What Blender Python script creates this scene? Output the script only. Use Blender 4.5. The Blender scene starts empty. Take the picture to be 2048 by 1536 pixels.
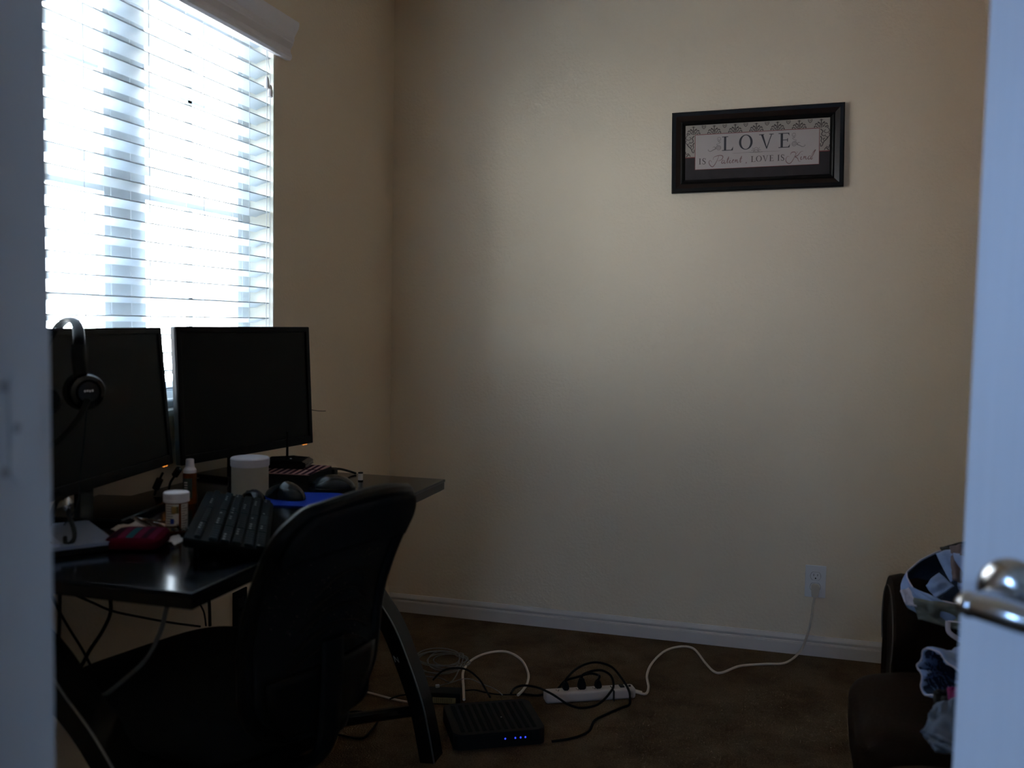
import bpy, bmesh, math, random
from mathutils import Vector, Matrix, noise
random.seed(7)
S = bpy.context.scene
COL = S.collection
PI = math.pi

# ------------------------------------------------------------------ camera
FPX = 1906.9
CR = Vector((0.96177951, 0.2732214, 0.01817275))
CU = Vector((-0.03518169, 0.05748301, 0.99772639))
CF = Vector((-0.27155557, 0.96023214, -0.06489837))
CP = Vector((1.48303, -3.48505, 1.15948))
cam = bpy.data.cameras.new('camera')
camo = bpy.data.objects.new('camera', cam)
COL.objects.link(camo)
S.camera = camo
camo.matrix_world = Matrix(((CR.x, CU.x, -CF.x, CP.x), (CR.y, CU.y, -CF.y, CP.y), (CR.z, CU.z, -CF.z, CP.z), (0, 0, 0, 1)))
cam.sensor_width = 36
cam.lens = FPX / 2048 * 36
cam.clip_start = 0.02
cam.dof.use_dof = True
cam.dof.focus_distance = 3.3
cam.dof.aperture_fstop = 4.0

def ray(x, y):
    return CF + CR * ((x - 1024) / FPX) - CU * ((y - 768) / FPX)
def G(x, y, z=0.0):            # point of the sight line at height z
    d = ray(x, y); t = (z - CP.z) / d.z
    return CP + d * t
def GY(x, y, v):
    d = ray(x, y); return CP + d * ((v - CP.y) / d.y)
def GX(x, y, v):
    d = ray(x, y); return CP + d * ((v - CP.x) / d.x)

# ------------------------------------------------------------------ view, world, light
S.view_settings.view_transform = 'Standard'
S.view_settings.look = 'None'
S.view_settings.exposure = 0.0
S.view_settings.gamma = 1.0
S.view_settings.use_curve_mapping = False
S.cycles.max_bounces = 10
S.cycles.diffuse_bounces = 7
S.cycles.glossy_bounces = 5
S.cycles.transparent_max_bounces = 12
S.cycles.transmission_bounces = 6
S.cycles.sample_clamp_indirect = 0.0
S.cycles.caustics_reflective = False
S.cycles.caustics_refractive = False
S.cycles.use_denoising = True

W = bpy.data.worlds.new('overcast_sky')
S.world = W
W.use_nodes = True
nt = W.node_tree
nt.nodes.clear()
out = nt.nodes.new('ShaderNodeOutputWorld')
bg = nt.nodes.new('ShaderNodeBackground')
tc = nt.nodes.new('ShaderNodeTexCoord')
sep = nt.nodes.new('ShaderNodeSeparateXYZ')
nt.links.new(tc.outputs['Generated'], sep.inputs[0])
bg.inputs['Color'].default_value = (0.96, 0.99, 1.07, 1)
SKY = 34.0
mz = nt.nodes.new('ShaderNodeMapRange')
mz.inputs['From Min'].default_value = -0.1
mz.inputs['From Max'].default_value = 0.9
mz.inputs['To Min'].default_value = SKY * 0.8
mz.inputs['To Max'].default_value = SKY * 1.25
nt.links.new(sep.outputs['Z'], mz.inputs['Value'])
nt.links.new(mz.outputs[0], bg.inputs['Strength'])
nt.links.new(bg.outputs[0], out.inputs[0])

def portal(name, loc, normal_to, sx, sz):
    l = bpy.data.lights.new(name, 'AREA'); l.shape = 'RECTANGLE'; l.size = sx; l.size_y = sz
    l.cycles.is_portal = True
    o = bpy.data.objects.new(name, l); COL.objects.link(o)
    o.location = loc
    o.rotation_euler = Vector(normal_to).to_track_quat('-Z', 'Y').to_euler()
    return o
portal('room_window_daylight', (-0.16, -1.47, 1.47), (1, 0, 0), 1.2, 1.2)
HWY0, HWY1, HWZ0, HWZ1 = -4.50, -3.90, 1.10, 1.90      # unseen window added in the hall's left wall to light the door
portal('added_hall_daylight', (-0.80, (HWY0 + HWY1) / 2, 1.5), (1, 0, 0), HWY1 - HWY0, HWZ1 - HWZ0)

BX0, BX1, BZ0, BZ1 = 1.15, 1.80, 0.9, 1.9             # unseen window added behind the camera for cool spill on the back wall
portal('added_hall_end_daylight', ((BX0 + BX1) / 2, -6.14, 1.4), (0, 1, 0), BX1 - BX0, BZ1 - BZ0)
# ------------------------------------------------------------------ materials
def nodes_of(name):
    m = bpy.data.materials.new(name); m.use_nodes = True
    t = m.node_tree; t.nodes.clear()
    o = t.nodes.new('ShaderNodeOutputMaterial')
    return m, t, o
def mat(name, col, rough=0.5, metal=0.0, spec=0.5, var=0.12, vscale=12.0, bump=0.0, bscale=60.0, bdist=0.002,
        emit=None, estr=0.0, stretch=None, sheen=0.0, coat=0.0, trans=0.0, detail=3.0, var_col=None):
    m, t, o = nodes_of(name)
    b = t.nodes.new('ShaderNodeBsdfPrincipled')
    t.links.new(b.outputs[0], o.inputs[0])
    b.inputs['Roughness'].default_value = rough
    b.inputs['Metallic'].default_value = metal
    b.inputs['Specular IOR Level'].default_value = spec
    b.inputs['Sheen Weight'].default_value = sheen
    b.inputs['Coat Weight'].default_value = coat
    b.inputs['Transmission Weight'].default_value = trans
    tx = t.nodes.new('ShaderNodeTexCoord')
    mp = t.nodes.new('ShaderNodeMapping')
    t.links.new(tx.outputs['Object'], mp.inputs[0])
    if stretch: mp.inputs['Scale'].default_value = stretch
    n = t.nodes.new('ShaderNodeTexNoise'); n.inputs['Scale'].default_value = vscale; n.inputs['Detail'].default_value = detail
    t.links.new(mp.outputs[0], n.inputs['Vector'])
    mx = t.nodes.new('ShaderNodeMix'); mx.data_type = 'RGBA'
    d = var_col or tuple(c * (1 - var) for c in col)
    e = tuple(min(1, c * (1 + var)) for c in col)
    mx.inputs[6].default_value = (*d, 1); mx.inputs[7].default_value = (*e, 1)
    t.links.new(n.outputs['Fac'], mx.inputs[0])
    t.links.new(mx.outputs[2], b.inputs['Base Color'])
    if bump:
        n2 = t.nodes.new('ShaderNodeTexNoise'); n2.inputs['Scale'].default_value = bscale; n2.inputs['Detail'].default_value = 2
        t.links.new(mp.outputs[0], n2.inputs['Vector'])
        bp = t.nodes.new('ShaderNodeBump'); bp.inputs['Strength'].default_value = bump; bp.inputs['Distance'].default_value = bdist
        t.links.new(n2.outputs['Fac'], bp.inputs['Height'])
        t.links.new(bp.outputs[0], b.inputs['Normal'])
    if emit:
        b.inputs['Emission Color'].default_value = (*emit, 1)
        b.inputs['Emission Strength'].default_value = estr
    return m

M = {}
M['wall'] = mat('painted_drywall_beige', (0.76, 0.64, 0.50), 0.75, var=0.02, vscale=3, bump=0.45, bscale=95, bdist=0.0035, spec=0.3)
M['hallwall'] = mat('painted_hall_drywall', (0.62, 0.60, 0.57), 0.8, var=0.02, bump=0.3, bscale=95)
M['ceil'] = mat('ceiling_paint', (0.83, 0.78, 0.70), 0.85, var=0.02, bump=0.3, bscale=70)
M['trim'] = mat('white_trim_paint', (0.58, 0.53, 0.51), 0.4, var=0.02)
M['reveal'] = mat('window_reveal_paint', (0.66, 0.66, 0.60), 0.6, var=0.02, bump=0.2, bscale=95)
M['vinyl'] = mat('white_vinyl', (0.62, 0.66, 0.68), 0.35, var=0.02)
M['slat'] = mat('white_blind_slat', (0.60, 0.68, 0.76), 0.35, var=0.02)
M['valance'] = mat('white_valance_paint', (0.78, 0.74, 0.78), 0.4, var=0.02)
M['cord'] = mat('white_blind_cord', (0.75, 0.78, 0.82), 0.7, var=0.05)
M['door'] = mat('white_door_paint', (0.74, 0.76, 0.82), 0.4, var=0.05, vscale=10, stretch=(14, 14, 0.4), bump=0.25, bscale=14, bdist=0.0015)
M['jamb'] = mat('white_jamb_paint', (0.62, 0.64, 0.66), 0.45, var=0.05, vscale=6)
M['screw'] = mat('painted_over_screw', (0.40, 0.41, 0.43), 0.4, var=0.1)
M['nickel'] = mat('satin_nickel', (0.55, 0.54, 0.54), 0.18, metal=1.0, var=0.03)
M['black'] = mat('black_plastic', (0.007, 0.007, 0.007), 0.6, var=0.15, spec=0.15)
M['blackgloss'] = mat('glossy_black_plastic', (0.005, 0.006, 0.007), 0.15, var=0.1, spec=0.3)
M['blackmatte'] = mat('matte_black_rubber', (0.007, 0.007, 0.007), 0.8, var=0.15, spec=0.12)
M['bezel'] = mat('monitor_bezel_plastic', (0.004, 0.004, 0.005), 0.4, var=0.1, spec=0.1)
M['housing'] = mat('window_lit_shell', (0.075, 0.085, 0.09), 0.4, var=0.1)  # lightened to imitate window light on the monitor's side
M['screen'] = mat('dark_lcd_panel', (0.003, 0.0035, 0.0035), 0.45, var=0.05, spec=0.12)
M['glass_top'] = mat('black_glass_desktop', (0.004, 0.004, 0.006), 0.13, var=0.2, vscale=5, spec=0.5)
M['glass_top'].node_tree.nodes['Principled BSDF'].inputs['IOR'].default_value = 1.32
M['glass_top'].node_tree.nodes['Principled BSDF'].inputs['Specular Tint'].default_value = (0.65, 0.80, 1.0, 1)
M['deskmetal'] = mat('black_powder_coated_steel', (0.008, 0.007, 0.006), 0.25, var=0.15, spec=0.25)
M['edgelite'] = mat('painted_leg_highlight', (0.22, 0.22, 0.22), 0.3, metal=0.8)  # pale strip along the leg's edge, a highlight put into the colour
M['chairfab'] = mat('black_seat_fabric', (0.010, 0.010, 0.010), 0.9, var=0.2, vscale=90, bump=0.3, bscale=400, bdist=0.001, spec=0.1)
M['chairplastic'] = mat('black_chair_plastic', (0.005, 0.005, 0.005), 0.45, var=0.1, spec=0.12)
M['lumbar'] = mat('dark_brown_lumbar_pad', (0.012, 0.009, 0.007), 0.7, spec=0.08, var=0.15)
M['leather'] = mat('dark_brown_leather', (0.014, 0.007, 0.004), 0.6, var=0.35, vscale=7, bump=0.5, bscale=140, bdist=0.002, spec=0.05)
M['stitch'] = mat('pale_leather_stitching', (0.12, 0.10, 0.09), 0.8, spec=0.1)
M['whiteplastic'] = mat('white_plastic', (0.70, 0.68, 0.70), 0.4, var=0.03)
M['ivory'] = mat('ivory_cord_rubber', (0.55, 0.47, 0.40), 0.5, var=0.05)
M['striplastic'] = mat('beige_white_strip_plastic', (0.50, 0.42, 0.38), 0.4, var=0.05)
M['grey'] = mat('grey_cable_jacket', (0.13, 0.125, 0.125), 0.5, var=0.1)
M['slot'] = mat('dark_slot', (0.01, 0.009, 0.008), 0.8)
M['red'] = mat('red_orange_switch', (0.30, 0.05, 0.02), 0.4)
M['amberled'] = mat('amber_power_light', (0.9, 0.3, 0.05), 0.4, emit=(1.0, 0.33, 0.05), estr=0.9)
M['blueled'] = mat('blue_status_light', (0.1, 0.15, 1.0), 0.4, emit=(0.03, 0.06, 1.0), estr=1.6)
M['redled'] = mat('red_hub_light', (1.0, 0.5, 0.4), 0.4, emit=(1.0, 0.40, 0.32), estr=0.9)
M['jar'] = mat('frosted_jar_plastic', (0.50, 0.47, 0.41), 0.35, var=0.12, vscale=25)
M['lid'] = mat('white_jar_lid', (0.66, 0.64, 0.72), 0.35, var=0.02)
M['amber'] = mat('amber_bottle_plastic', (0.15, 0.040, 0.008), 0.15, var=0.15, vscale=30)
M['paper'] = mat('white_paper', (0.60, 0.57, 0.56), 0.8, var=0.05)
M['tissue'] = mat('beige_tissue_paper', (0.42, 0.35, 0.30), 0.9, var=0.12, bump=0.4, bscale=90)
M['dkgreenlabel'] = mat('dark_green_label', (0.03, 0.05, 0.045), 0.5)
M['bluepad'] = mat('royal_blue_mouse_pad', (0.010, 0.040, 0.34), 0.85, spec=0.1, var=0.08, bump=0.2, bscale=500)
M['mouse'] = mat('dark_teal_black_shell', (0.006, 0.011, 0.015), 0.2, var=0.2, spec=0.3)
M['key'] = mat('dark_grey_keycap', (0.012, 0.018, 0.022), 0.65, var=0.15, spec=0.08)
M['legend'] = mat('pale_key_legend', (0.35, 0.36, 0.38), 0.5)
M['kbbody'] = mat('keyboard_body_plastic', (0.006, 0.007, 0.008), 0.7, var=0.15, spec=0.06)
M['alu'] = mat('blue_grey_aluminium', (0.30, 0.33, 0.42), 0.35, metal=0.6, var=0.05)
M['alulight'] = mat('silver_aluminium', (0.52, 0.55, 0.68), 0.32, metal=0.5, var=0.04)
M['crimson'] = mat('crimson_pouch_cloth', (0.065, 0.002, 0.012), 1.0, spec=0.05, var=0.25, vscale=50, bump=0.3, bscale=250)
M['teal'] = mat('teal_stripe_cloth', (0.015, 0.085, 0.11), 1.0, spec=0.05, var=0.2)
M['pink'] = mat('pink_stripe_cloth', (0.11, 0.012, 0.04), 1.0, spec=0.05, var=0.25)
M['darkstripe'] = mat('plum_stripe_cloth', (0.022, 0.007, 0.018), 1.0, spec=0.05, var=0.25)
M['lens'] = mat('amber_brown_lens', (0.10, 0.045, 0.01), 0.08, var=0.15)
M['tort'] = mat('tortoiseshell_frame', (0.06, 0.025, 0.01), 0.15, var=0.6, vscale=60)
M['gold'] = mat('brass_keyring_metal', (0.55, 0.42, 0.16), 0.25, metal=1.0)
M['steel'] = mat('steel_key_metal', (0.5, 0.48, 0.46), 0.25, metal=1.0)
M['boxtop'] = mat('pink_striped_print', (0.26, 0.12, 0.105), 0.7, var=0.1)
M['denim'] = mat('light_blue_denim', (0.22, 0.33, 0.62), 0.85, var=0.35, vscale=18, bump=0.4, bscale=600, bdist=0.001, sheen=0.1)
M['denimshade'] = mat('shaded_denim', (0.022, 0.042, 0.09), 0.85, var=0.3, vscale=18, bump=0.4, bscale=600, bdist=0.001)  # denim darkened to imitate the shade inside the jeans
M['greyshirt'] = mat('slate_blue_cotton', (0.12, 0.17, 0.27), 0.85, var=0.15, vscale=30)
M['whitecloth'] = mat('pale_lavender_cotton', (0.55, 0.55, 0.70), 0.9, var=0.08)
M['sage'] = mat('grey_green_cotton', (0.15, 0.18, 0.18), 0.9, var=0.2)
M['magenta'] = mat('magenta_cotton', (0.22, 0.02, 0.14), 0.9, var=0.2)
M['blackcloth'] = mat('charcoal_cotton', (0.02, 0.022, 0.024), 0.9, var=0.2)
M['frameblack'] = mat('black_picture_moulding', (0.006, 0.005, 0.005), 0.35, var=0.15, spec=0.2)
M['framebrown'] = mat('brown_bronze_moulding', (0.016, 0.009, 0.007), 0.35, var=0.2, vscale=9, spec=0.25)
M['printcream'] = mat('cream_print_paper', (0.33, 0.285, 0.245), 0.6, var=0.07, vscale=20)
M['printwhite'] = mat('aged_white_print_paper', (0.40, 0.345, 0.33), 0.6, var=0.07, vscale=14)
M['printbrown'] = mat('mottled_brown_print', (0.034, 0.027, 0.028), 0.6, spec=0.2, var=0.25, vscale=30)
M['ink'] = mat('dark_brown_ink', (0.030, 0.028, 0.035), 0.6)
M['inksoft'] = mat('soft_brown_ink', (0.055, 0.038, 0.036), 0.6)
M['redline'] = mat('dark_red_ink', (0.16, 0.022, 0.022), 0.6)
M['scriptink'] = mat('dusty_red_ink', (0.17, 0.085, 0.080), 0.6)
M['greyink'] = mat('warm_grey_ink', (0.17, 0.15, 0.14), 0.6)
M['fence'] = mat('sunlit_pinkish_fence_board', (0.36, 0.25, 0.24), 0.8, var=0.2, vscale=4, stretch=(1, 6, 0.5))
M['ground'] = mat('grey_green_yard', (0.30, 0.29, 0.26), 0.9, var=0.2)
M['housewall'] = mat('taupe_stucco', (0.34, 0.31, 0.29), 0.9, var=0.05)
M['rooftile'] = mat('grey_roof_tile', (0.12, 0.11, 0.11), 0.9, var=0.2)

# carpet: blotchy brown pile
def carpet():
    m, t, o = nodes_of('brown_carpet_pile')
    b = t.nodes.new('ShaderNodeBsdfPrincipled'); t.links.new(b.outputs[0], o.inputs[0])
    b.inputs['Roughness'].default_value = 1.0; b.inputs['Specular IOR Level'].default_value = 0.05
    tx = t.nodes.new('ShaderNodeTexCoord')
    n1 = t.nodes.new('ShaderNodeTexNoise'); n1.inputs['Scale'].default_value = 5.5; n1.inputs['Detail'].default_value = 6; n1.inputs['Roughness'].default_value = 0.65
    n2 = t.nodes.new('ShaderNodeTexNoise'); n2.inputs['Scale'].default_value = 210; n2.inputs['Detail'].default_value = 3
    for n in (n1, n2): t.links.new(tx.outputs['Object'], n.inputs['Vector'])
    r = t.nodes.new('ShaderNodeValToRGB')
    r.color_ramp.elements[0].position = 0.36; r.color_ramp.elements[0].color = (0.085, 0.052, 0.030, 1)
    r.color_ramp.elements[1].position = 0.66; r.color_ramp.elements[1].color = (0.150, 0.104, 0.064, 1)
    t.links.new(n1.outputs['Fac'], r.inputs[0])
    mx = t.nodes.new('ShaderNodeMix'); mx.data_type = 'RGBA'; mx.blend_type = 'MULTIPLY'; mx.inputs[0].default_value = 0.8
    r2 = t.nodes.new('ShaderNodeValToRGB')
    r2.color_ramp.elements[0].position = 0.3; r2.color_ramp.elements[0].color = (0.55, 0.55, 0.55, 1)
    r2.color_ramp.elements[1].position = 0.7; r2.color_ramp.elements[1].color = (1.25, 1.25, 1.25, 1)
    t.links.new(n2.outputs['Fac'], r2.inputs[0])
    t.links.new(r.outputs[0], mx.inputs[6]); t.links.new(r2.outputs[0], mx.inputs[7])
    t.links.new(mx.outputs[2], b.inputs['Base Color'])
    bp = t.nodes.new('ShaderNodeBump'); bp.inputs['Strength'].default_value = 0.9; bp.inputs['Distance'].default_value = 0.006
    t.links.new(n2.outputs['Fac'], bp.inputs['Height']); t.links.new(bp.outputs[0], b.inputs['Normal'])
    return m
M['carpet'] = carpet()

def thin_glass(nm='thin_window_glass', tint=(0.95, 0.985, 0.98)):
    m, t, o = nodes_of(nm)
    tr = t.nodes.new('ShaderNodeBsdfTransparent'); tr.inputs[0].default_value = (*tint, 1)
    gl = t.nodes.new('ShaderNodeBsdfGlossy'); gl.inputs['Roughness'].default_value = 0.02
    mx = t.nodes.new('ShaderNodeMixShader'); mx.inputs[0].default_value = 0.06
    t.links.new(tr.outputs[0], mx.inputs[1]); t.links.new(gl.outputs[0], mx.inputs[2]); t.links.new(mx.outputs[0], o.inputs[0])
    return m
M['glass'] = thin_glass()
M['tintdark'] = thin_glass('light_dimming_glass', (0.46, 0.56, 0.67))  # tint added to dim the daylight from the hall's end
M['tintglass'] = thin_glass('light_cooling_glass', (0.53, 0.69, 0.90))  # tint added to turn the hall daylight blue on the door

def mesh_fabric():
    m, t, o = nodes_of('black_open_mesh_fabric')
    b = t.nodes.new('ShaderNodeBsdfPrincipled'); b.inputs['Base Color'].default_value = (0.010, 0.010, 0.010, 1)
    b.inputs['Roughness'].default_value = 0.8; b.inputs['Specular IOR Level'].default_value = 0.2
    tr = t.nodes.new('ShaderNodeBsdfTransparent')
    tx = t.nodes.new('ShaderNodeTexCoord')
    v = t.nodes.new('ShaderNodeTexVoronoi'); v.inputs['Scale'].default_value = 330
    t.links.new(tx.outputs['Object'], v.inputs['Vector'])
    gt = t.nodes.new('ShaderNodeMath'); gt.operation = 'LESS_THAN'; gt.inputs[1].default_value = 0.24
    t.links.new(v.outputs['Distance'], gt.inputs[0])
    mu = t.nodes.new('ShaderNodeMath'); mu.operation = 'MULTIPLY'; mu.inputs[1].default_value = 1.0
    t.links.new(gt.outputs[0], mu.inputs[0])
    mx = t.nodes.new('ShaderNodeMixShader'); t.links.new(mu.outputs[0], mx.inputs[0])
    t.links.new(b.outputs[0], mx.inputs[1]); t.links.new(tr.outputs[0], mx.inputs[2]); t.links.new(mx.outputs[0], o.inputs[0])
    return m
M['mesh'] = mesh_fabric()

# ------------------------------------------------------------------ mesh builder
def rotm(rx=0, ry=0, rz=0):
    return Matrix.Rotation(rz, 4, 'Z') @ Matrix.Rotation(ry, 4, 'Y') @ Matrix.Rotation(rx, 4, 'X')
def catmull(pts, k=8, closed=False):
    P = [Vector(p) for p in pts]; n = len(P); o = []
    rng = range(n if closed else n - 1)
    for i in rng:
        if closed: a, b, c, d = P[(i - 1) % n], P[i], P[(i + 1) % n], P[(i + 2) % n]
        else: a, b, c, d = P[max(i - 1, 0)], P[i], P[i + 1], P[min(i + 2, n - 1)]
        for j in range(k):
            t = j / k
            o.append(0.5 * ((2 * b) + (c - a) * t + (2 * a - 5 * b + 4 * c - d) * t * t + (3 * b - a - 3 * c + d) * t ** 3))
    if not closed: o.append(P[-1])
    return o

class MB:
    def __init__(self): self.bm = bmesh.new()
    def _faces_add(self, verts, faces):
        vs = [self.bm.verts.new(v) for v in verts]
        for f in faces:
            try: self.bm.faces.new([vs[i] for i in f])
            except ValueError: pass
        return vs
    def box(self, c, s, rot=None, bev=0, seg=2):
        t = bmesh.new(); bmesh.ops.create_cube(t, size=1)
        bmesh.ops.scale(t, vec=Vector(s), verts=t.verts)
        if bev: bmesh.ops.bevel(t, geom=list(t.edges), offset=bev, segments=seg, profile=0.5, affect='EDGES')
        m = Matrix.Translation(Vector(c)) @ (rot or Matrix())
        bmesh.ops.transform(t, matrix=m, verts=t.verts)
        self._merge(t); return self
    def _merge(self, t):
        me = bpy.data.meshes.new('tmp'); t.to_mesh(me); t.free(); self.bm.from_mesh(me); bpy.data.meshes.remove(me)
    def cyl(self, p0, p1, r0, r1=None, n=20, cap=True):
        p0, p1 = Vector(p0), Vector(p1); r1 = r0 if r1 is None else r1
        q = (p1 - p0).normalized().to_track_quat('Z', 'Y')
        v = []
        for p, r in ((p0, r0), (p1, r1)):
            for i in range(n):
                a = 2 * PI * i / n; v.append(p + q @ Vector((r * math.cos(a), r * math.sin(a), 0)))
        f = [(i, (i + 1) % n, n + (i + 1) % n, n + i) for i in range(n)]
        if cap: f += [tuple(range(n - 1, -1, -1)), tuple(range(n, 2 * n))]
        self._faces_add(v, f); return self
    def lathe(self, prof, loc=(0, 0, 0), n=32, rot=None):
        v, f = [], []; m = Matrix.Translation(Vector(loc)) @ (rot or Matrix())
        k = len(prof)
        for i in range(n):
            a = 2 * PI * i / n
            for r, z in prof: v.append(m @ Vector((r * math.cos(a), r * math.sin(a), z)))
        for i in range(n):
            for j in range(k - 1):
                f.append((i * k + j, ((i + 1) % n) * k + j, ((i + 1) % n) * k + j + 1, i * k + j + 1))
        self._faces_add(v, f)
        bmesh.ops.remove_doubles(self.bm, verts=self.bm.verts, dist=1e-6)
        return self
    def tube(self, pts, r, n=8, k=8, closed=False, spline=True, flat=None, radii=None):
        P = catmull(pts, k, closed) if spline else [Vector(p) for p in pts]
        v, f = [], []; m = len(P); up = Vector((0, 0, 1)); prev = None
        for i, p in enumerate(P):
            a = P[(i - 1) % m] if (closed or i > 0) else P[i]
            b = P[(i + 1) % m] if (closed or i < m - 1) else P[i]
            t = (b - a)
            t = t.normalized() if t.length > 1e-9 else Vector((1, 0, 0))
            if prev is None:
                x = t.cross(up)
                if x.length < 1e-3: x = t.cross(Vector((1, 0, 0)))
            else:
                x = prev - t * prev.dot(t)
                if x.length < 1e-6: x = t.cross(up)
            x.normalize(); y = t.cross(x).normalized(); prev = x
            rr = radii(i / (m - 1)) if radii else r
            for j in range(n):
                an = 2 * PI * j / n
                v.append(p + x * rr * math.cos(an) + y * rr * math.sin(an) * (flat or 1))
        for i in range(m if closed else m - 1):
            for j in range(n):
                f.append((i * n + j, i * n + (j + 1) % n, ((i + 1) % m) * n + (j + 1) % n, ((i + 1) % m) * n + j))
        if not closed: f += [tuple(range(n - 1, -1, -1)), tuple(range((m - 1) * n, m * n))]
        self._faces_add(v, f); return self
    def prism(self, poly, fn, a, b):       # poly of (u,v); fn(u,v,w)->point
        n = len(poly)
        v = [fn(u, w, a) for u, w in poly] + [fn(u, w, b) for u, w in poly]
        f = [tuple(range(n)), tuple(range(2 * n - 1, n - 1, -1))] + [(i, n + i, n + (i + 1) % n, (i + 1) % n) for i in range(n)]
        self._faces_add(v, f); return self
    def grid(self, fn, nu, nv, wrap=False):
        v = [fn(i / nu, j / nv) for j in range(nv + 1) for i in range(nu + (0 if wrap else 1))]
        w = nu + (0 if wrap else 1); f = []
        for j in range(nv):
            for i in range(nu):
                f.append((j * w + i, j * w + (i + 1) % w, (j + 1) * w + (i + 1) % w, (j + 1) * w + i))
        self._faces_add(v, f); return self
    def ell(self, c, s, n=24, m=14, rot=None, cut=None):    # ellipsoid, optionally flattened below z=cut
        c = Vector(c); R = rot or Matrix()
        def fn(u, w):
            a, b = 2 * PI * u, PI * (w - 0.5)
            p = Vector((s[0] * math.cos(b) * math.cos(a), s[1] * math.cos(b) * math.sin(a), s[2] * math.sin(b)))
            if cut is not None: p.z = max(p.z, cut)
            return c + R @ p
        self.grid(fn, n, m, wrap=True)
        bmesh.ops.remove_doubles(self.bm, verts=self.bm.verts, dist=1e-6)
        return self
    def build(self, name, m, parent=None, smooth=True, label=None, sharp=0.6, world=False, solid=0):
        bm = self.bm
        if world and parent is not None:
            bmesh.ops.transform(bm, matrix=mw(parent).inverted(), verts=bm.verts)
        bmesh.ops.recalc_face_normals(bm, faces=bm.faces)
        for f in bm.faces: f.smooth = smooth
        for e in bm.edges:
            if len(e.link_faces) == 2 and e.calc_face_angle(0) > sharp: e.smooth = False
        me = bpy.data.meshes.new(name); bm.to_mesh(me); bm.free()
        o = bpy.data.objects.new(name, me); COL.objects.link(o)
        me.materials.append(m)
        if parent: o.parent = parent
        if label: o['label'] = label
        if smooth and len(me.polygons) < 6000 and not solid:
            wn = o.modifiers.new('flat face normals', 'WEIGHTED_NORMAL'); wn.keep_sharp = True; wn.weight = 80
        if solid:
            md = o.modifiers.new('thickness', 'SOLIDIFY'); md.thickness = solid; md.offset = 0
        return o

def mw(o):
    m = Matrix.Translation(o.location) @ o.rotation_euler.to_matrix().to_4x4()
    return (mw(o.parent) @ m) if o.parent else m
def tag(o, label, cat, group=None):
    o['label'] = label; o['category'] = cat
    if group: o['group'] = group
    return o
def thing(name, label, cat, loc=(0, 0, 0), rz=0, group=None):
    o = bpy.data.objects.new(name, None); COL.objects.link(o); o.empty_display_size = 0.05
    o.location = loc; o.rotation_euler = (0, 0, rz)
    return tag(o, label, cat, group)
def struct(o): o['kind'] = 'structure'; return o

# ------------------------------------------------------------------ room shell
XR, YF, ZC = 2.62, -2.85, 2.44
WY0, WY1, WZ0, WZ1 = -2.04, -0.90, 0.91, 2.03
b = MB(); b.box((1.4, -3.2, -0.05), (4.6, 7.0, 0.1)); struct(b.build('floor', M['carpet']))
b = MB(); b.box((1.4, -3.2, ZC + 0.05), (4.6, 7.0, 0.1)); struct(b.build('ceiling', M['ceil']))
b = MB(); b.box((XR / 2, 0.06, ZC / 2), (XR + 0.3, 0.12, ZC)); struct(b.build('wall_back', M['wall']))
b = MB()
b.box((-0.06, (WY1 + 0.0) / 2, ZC / 2), (0.12, -WY1, ZC))
b.box((-0.06, (YF - 0.12 + WY0) / 2, ZC / 2), (0.12, WY0 - YF + 0.12, ZC))
b.box((-0.06, (WY0 + WY1) / 2, WZ0 / 2), (0.12, WY1 - WY0, WZ0))
b.box((-0.06, (WY0 + WY1) / 2, (ZC + WZ1) / 2), (0.12, WY1 - WY0, ZC - WZ1))
struct(b.build('wall_left', M['wall'], smooth=False))
b = MB(); b.box((XR + 0.06, (YF - 0.12) / 2, ZC / 2), (0.12, -YF + 0.12, ZC)); struct(b.build('wall_right', M['wall']))
DX0, DX1 = 0.908, 2.130
b = MB()
b.box(((DX0 - 0.018 - 0.12) / 2, YF - 0.06, ZC / 2), (DX0 - 0.018 + 0.12, 0.12, ZC))
b.box(((DX1 + 0.018 + XR) / 2, YF - 0.06, ZC / 2), (XR - DX1 - 0.018, 0.12, ZC))
b.box(((DX0 + DX1) / 2, YF - 0.06, (2.07 + ZC) / 2), (DX1 - DX0 + 0.036, 0.12, ZC - 2.07))
struct(b.build('wall_front', M['wall'], smooth=False))
# hall behind the camera, with two windows added for their light
HY = -6.0
YH = YF - 0.12
b = MB()
b.box((-0.66, (YH + HWY1) / 2, ZC / 2), (0.12, YH - HWY1, ZC)); b.box((-0.66, (HWY0 + HY) / 2, ZC / 2), (0.12, HWY0 - HY, ZC))
b.box((-0.66, (HWY0 + HWY1) / 2, HWZ0 / 2), (0.12, HWY1 - HWY0, HWZ0)); b.box((-0.66, (HWY0 + HWY1) / 2, (ZC + HWZ1) / 2), (0.12, HWY1 - HWY0, ZC - HWZ1))
struct(b.build('wall_hall_left', M['hallwall'], smooth=False))
b = MB(); b.box((3.46, (YH + HY) / 2, ZC / 2), (0.12, YH - HY, ZC)); struct(b.build('wall_hall_right', M['hallwall']))
b = MB()
b.box(((-0.72 - 0.12) / 2, YF - 0.06, ZC / 2), (0.6, 0.12, ZC)); b.box(((XR + 3.52) / 2, YF - 0.06, ZC / 2), (0.9, 0.12, ZC))
struct(b.build('wall_hall_front', M['hallwall'], smooth=False))
b = MB()
b.box(((-0.72 + BX0) / 2, HY - 0.06, ZC / 2), (BX0 + 0.72, 0.12, ZC)); b.box(((3.52 + BX1) / 2, HY - 0.06, ZC / 2), (3.52 - BX1, 0.12, ZC))
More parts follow.
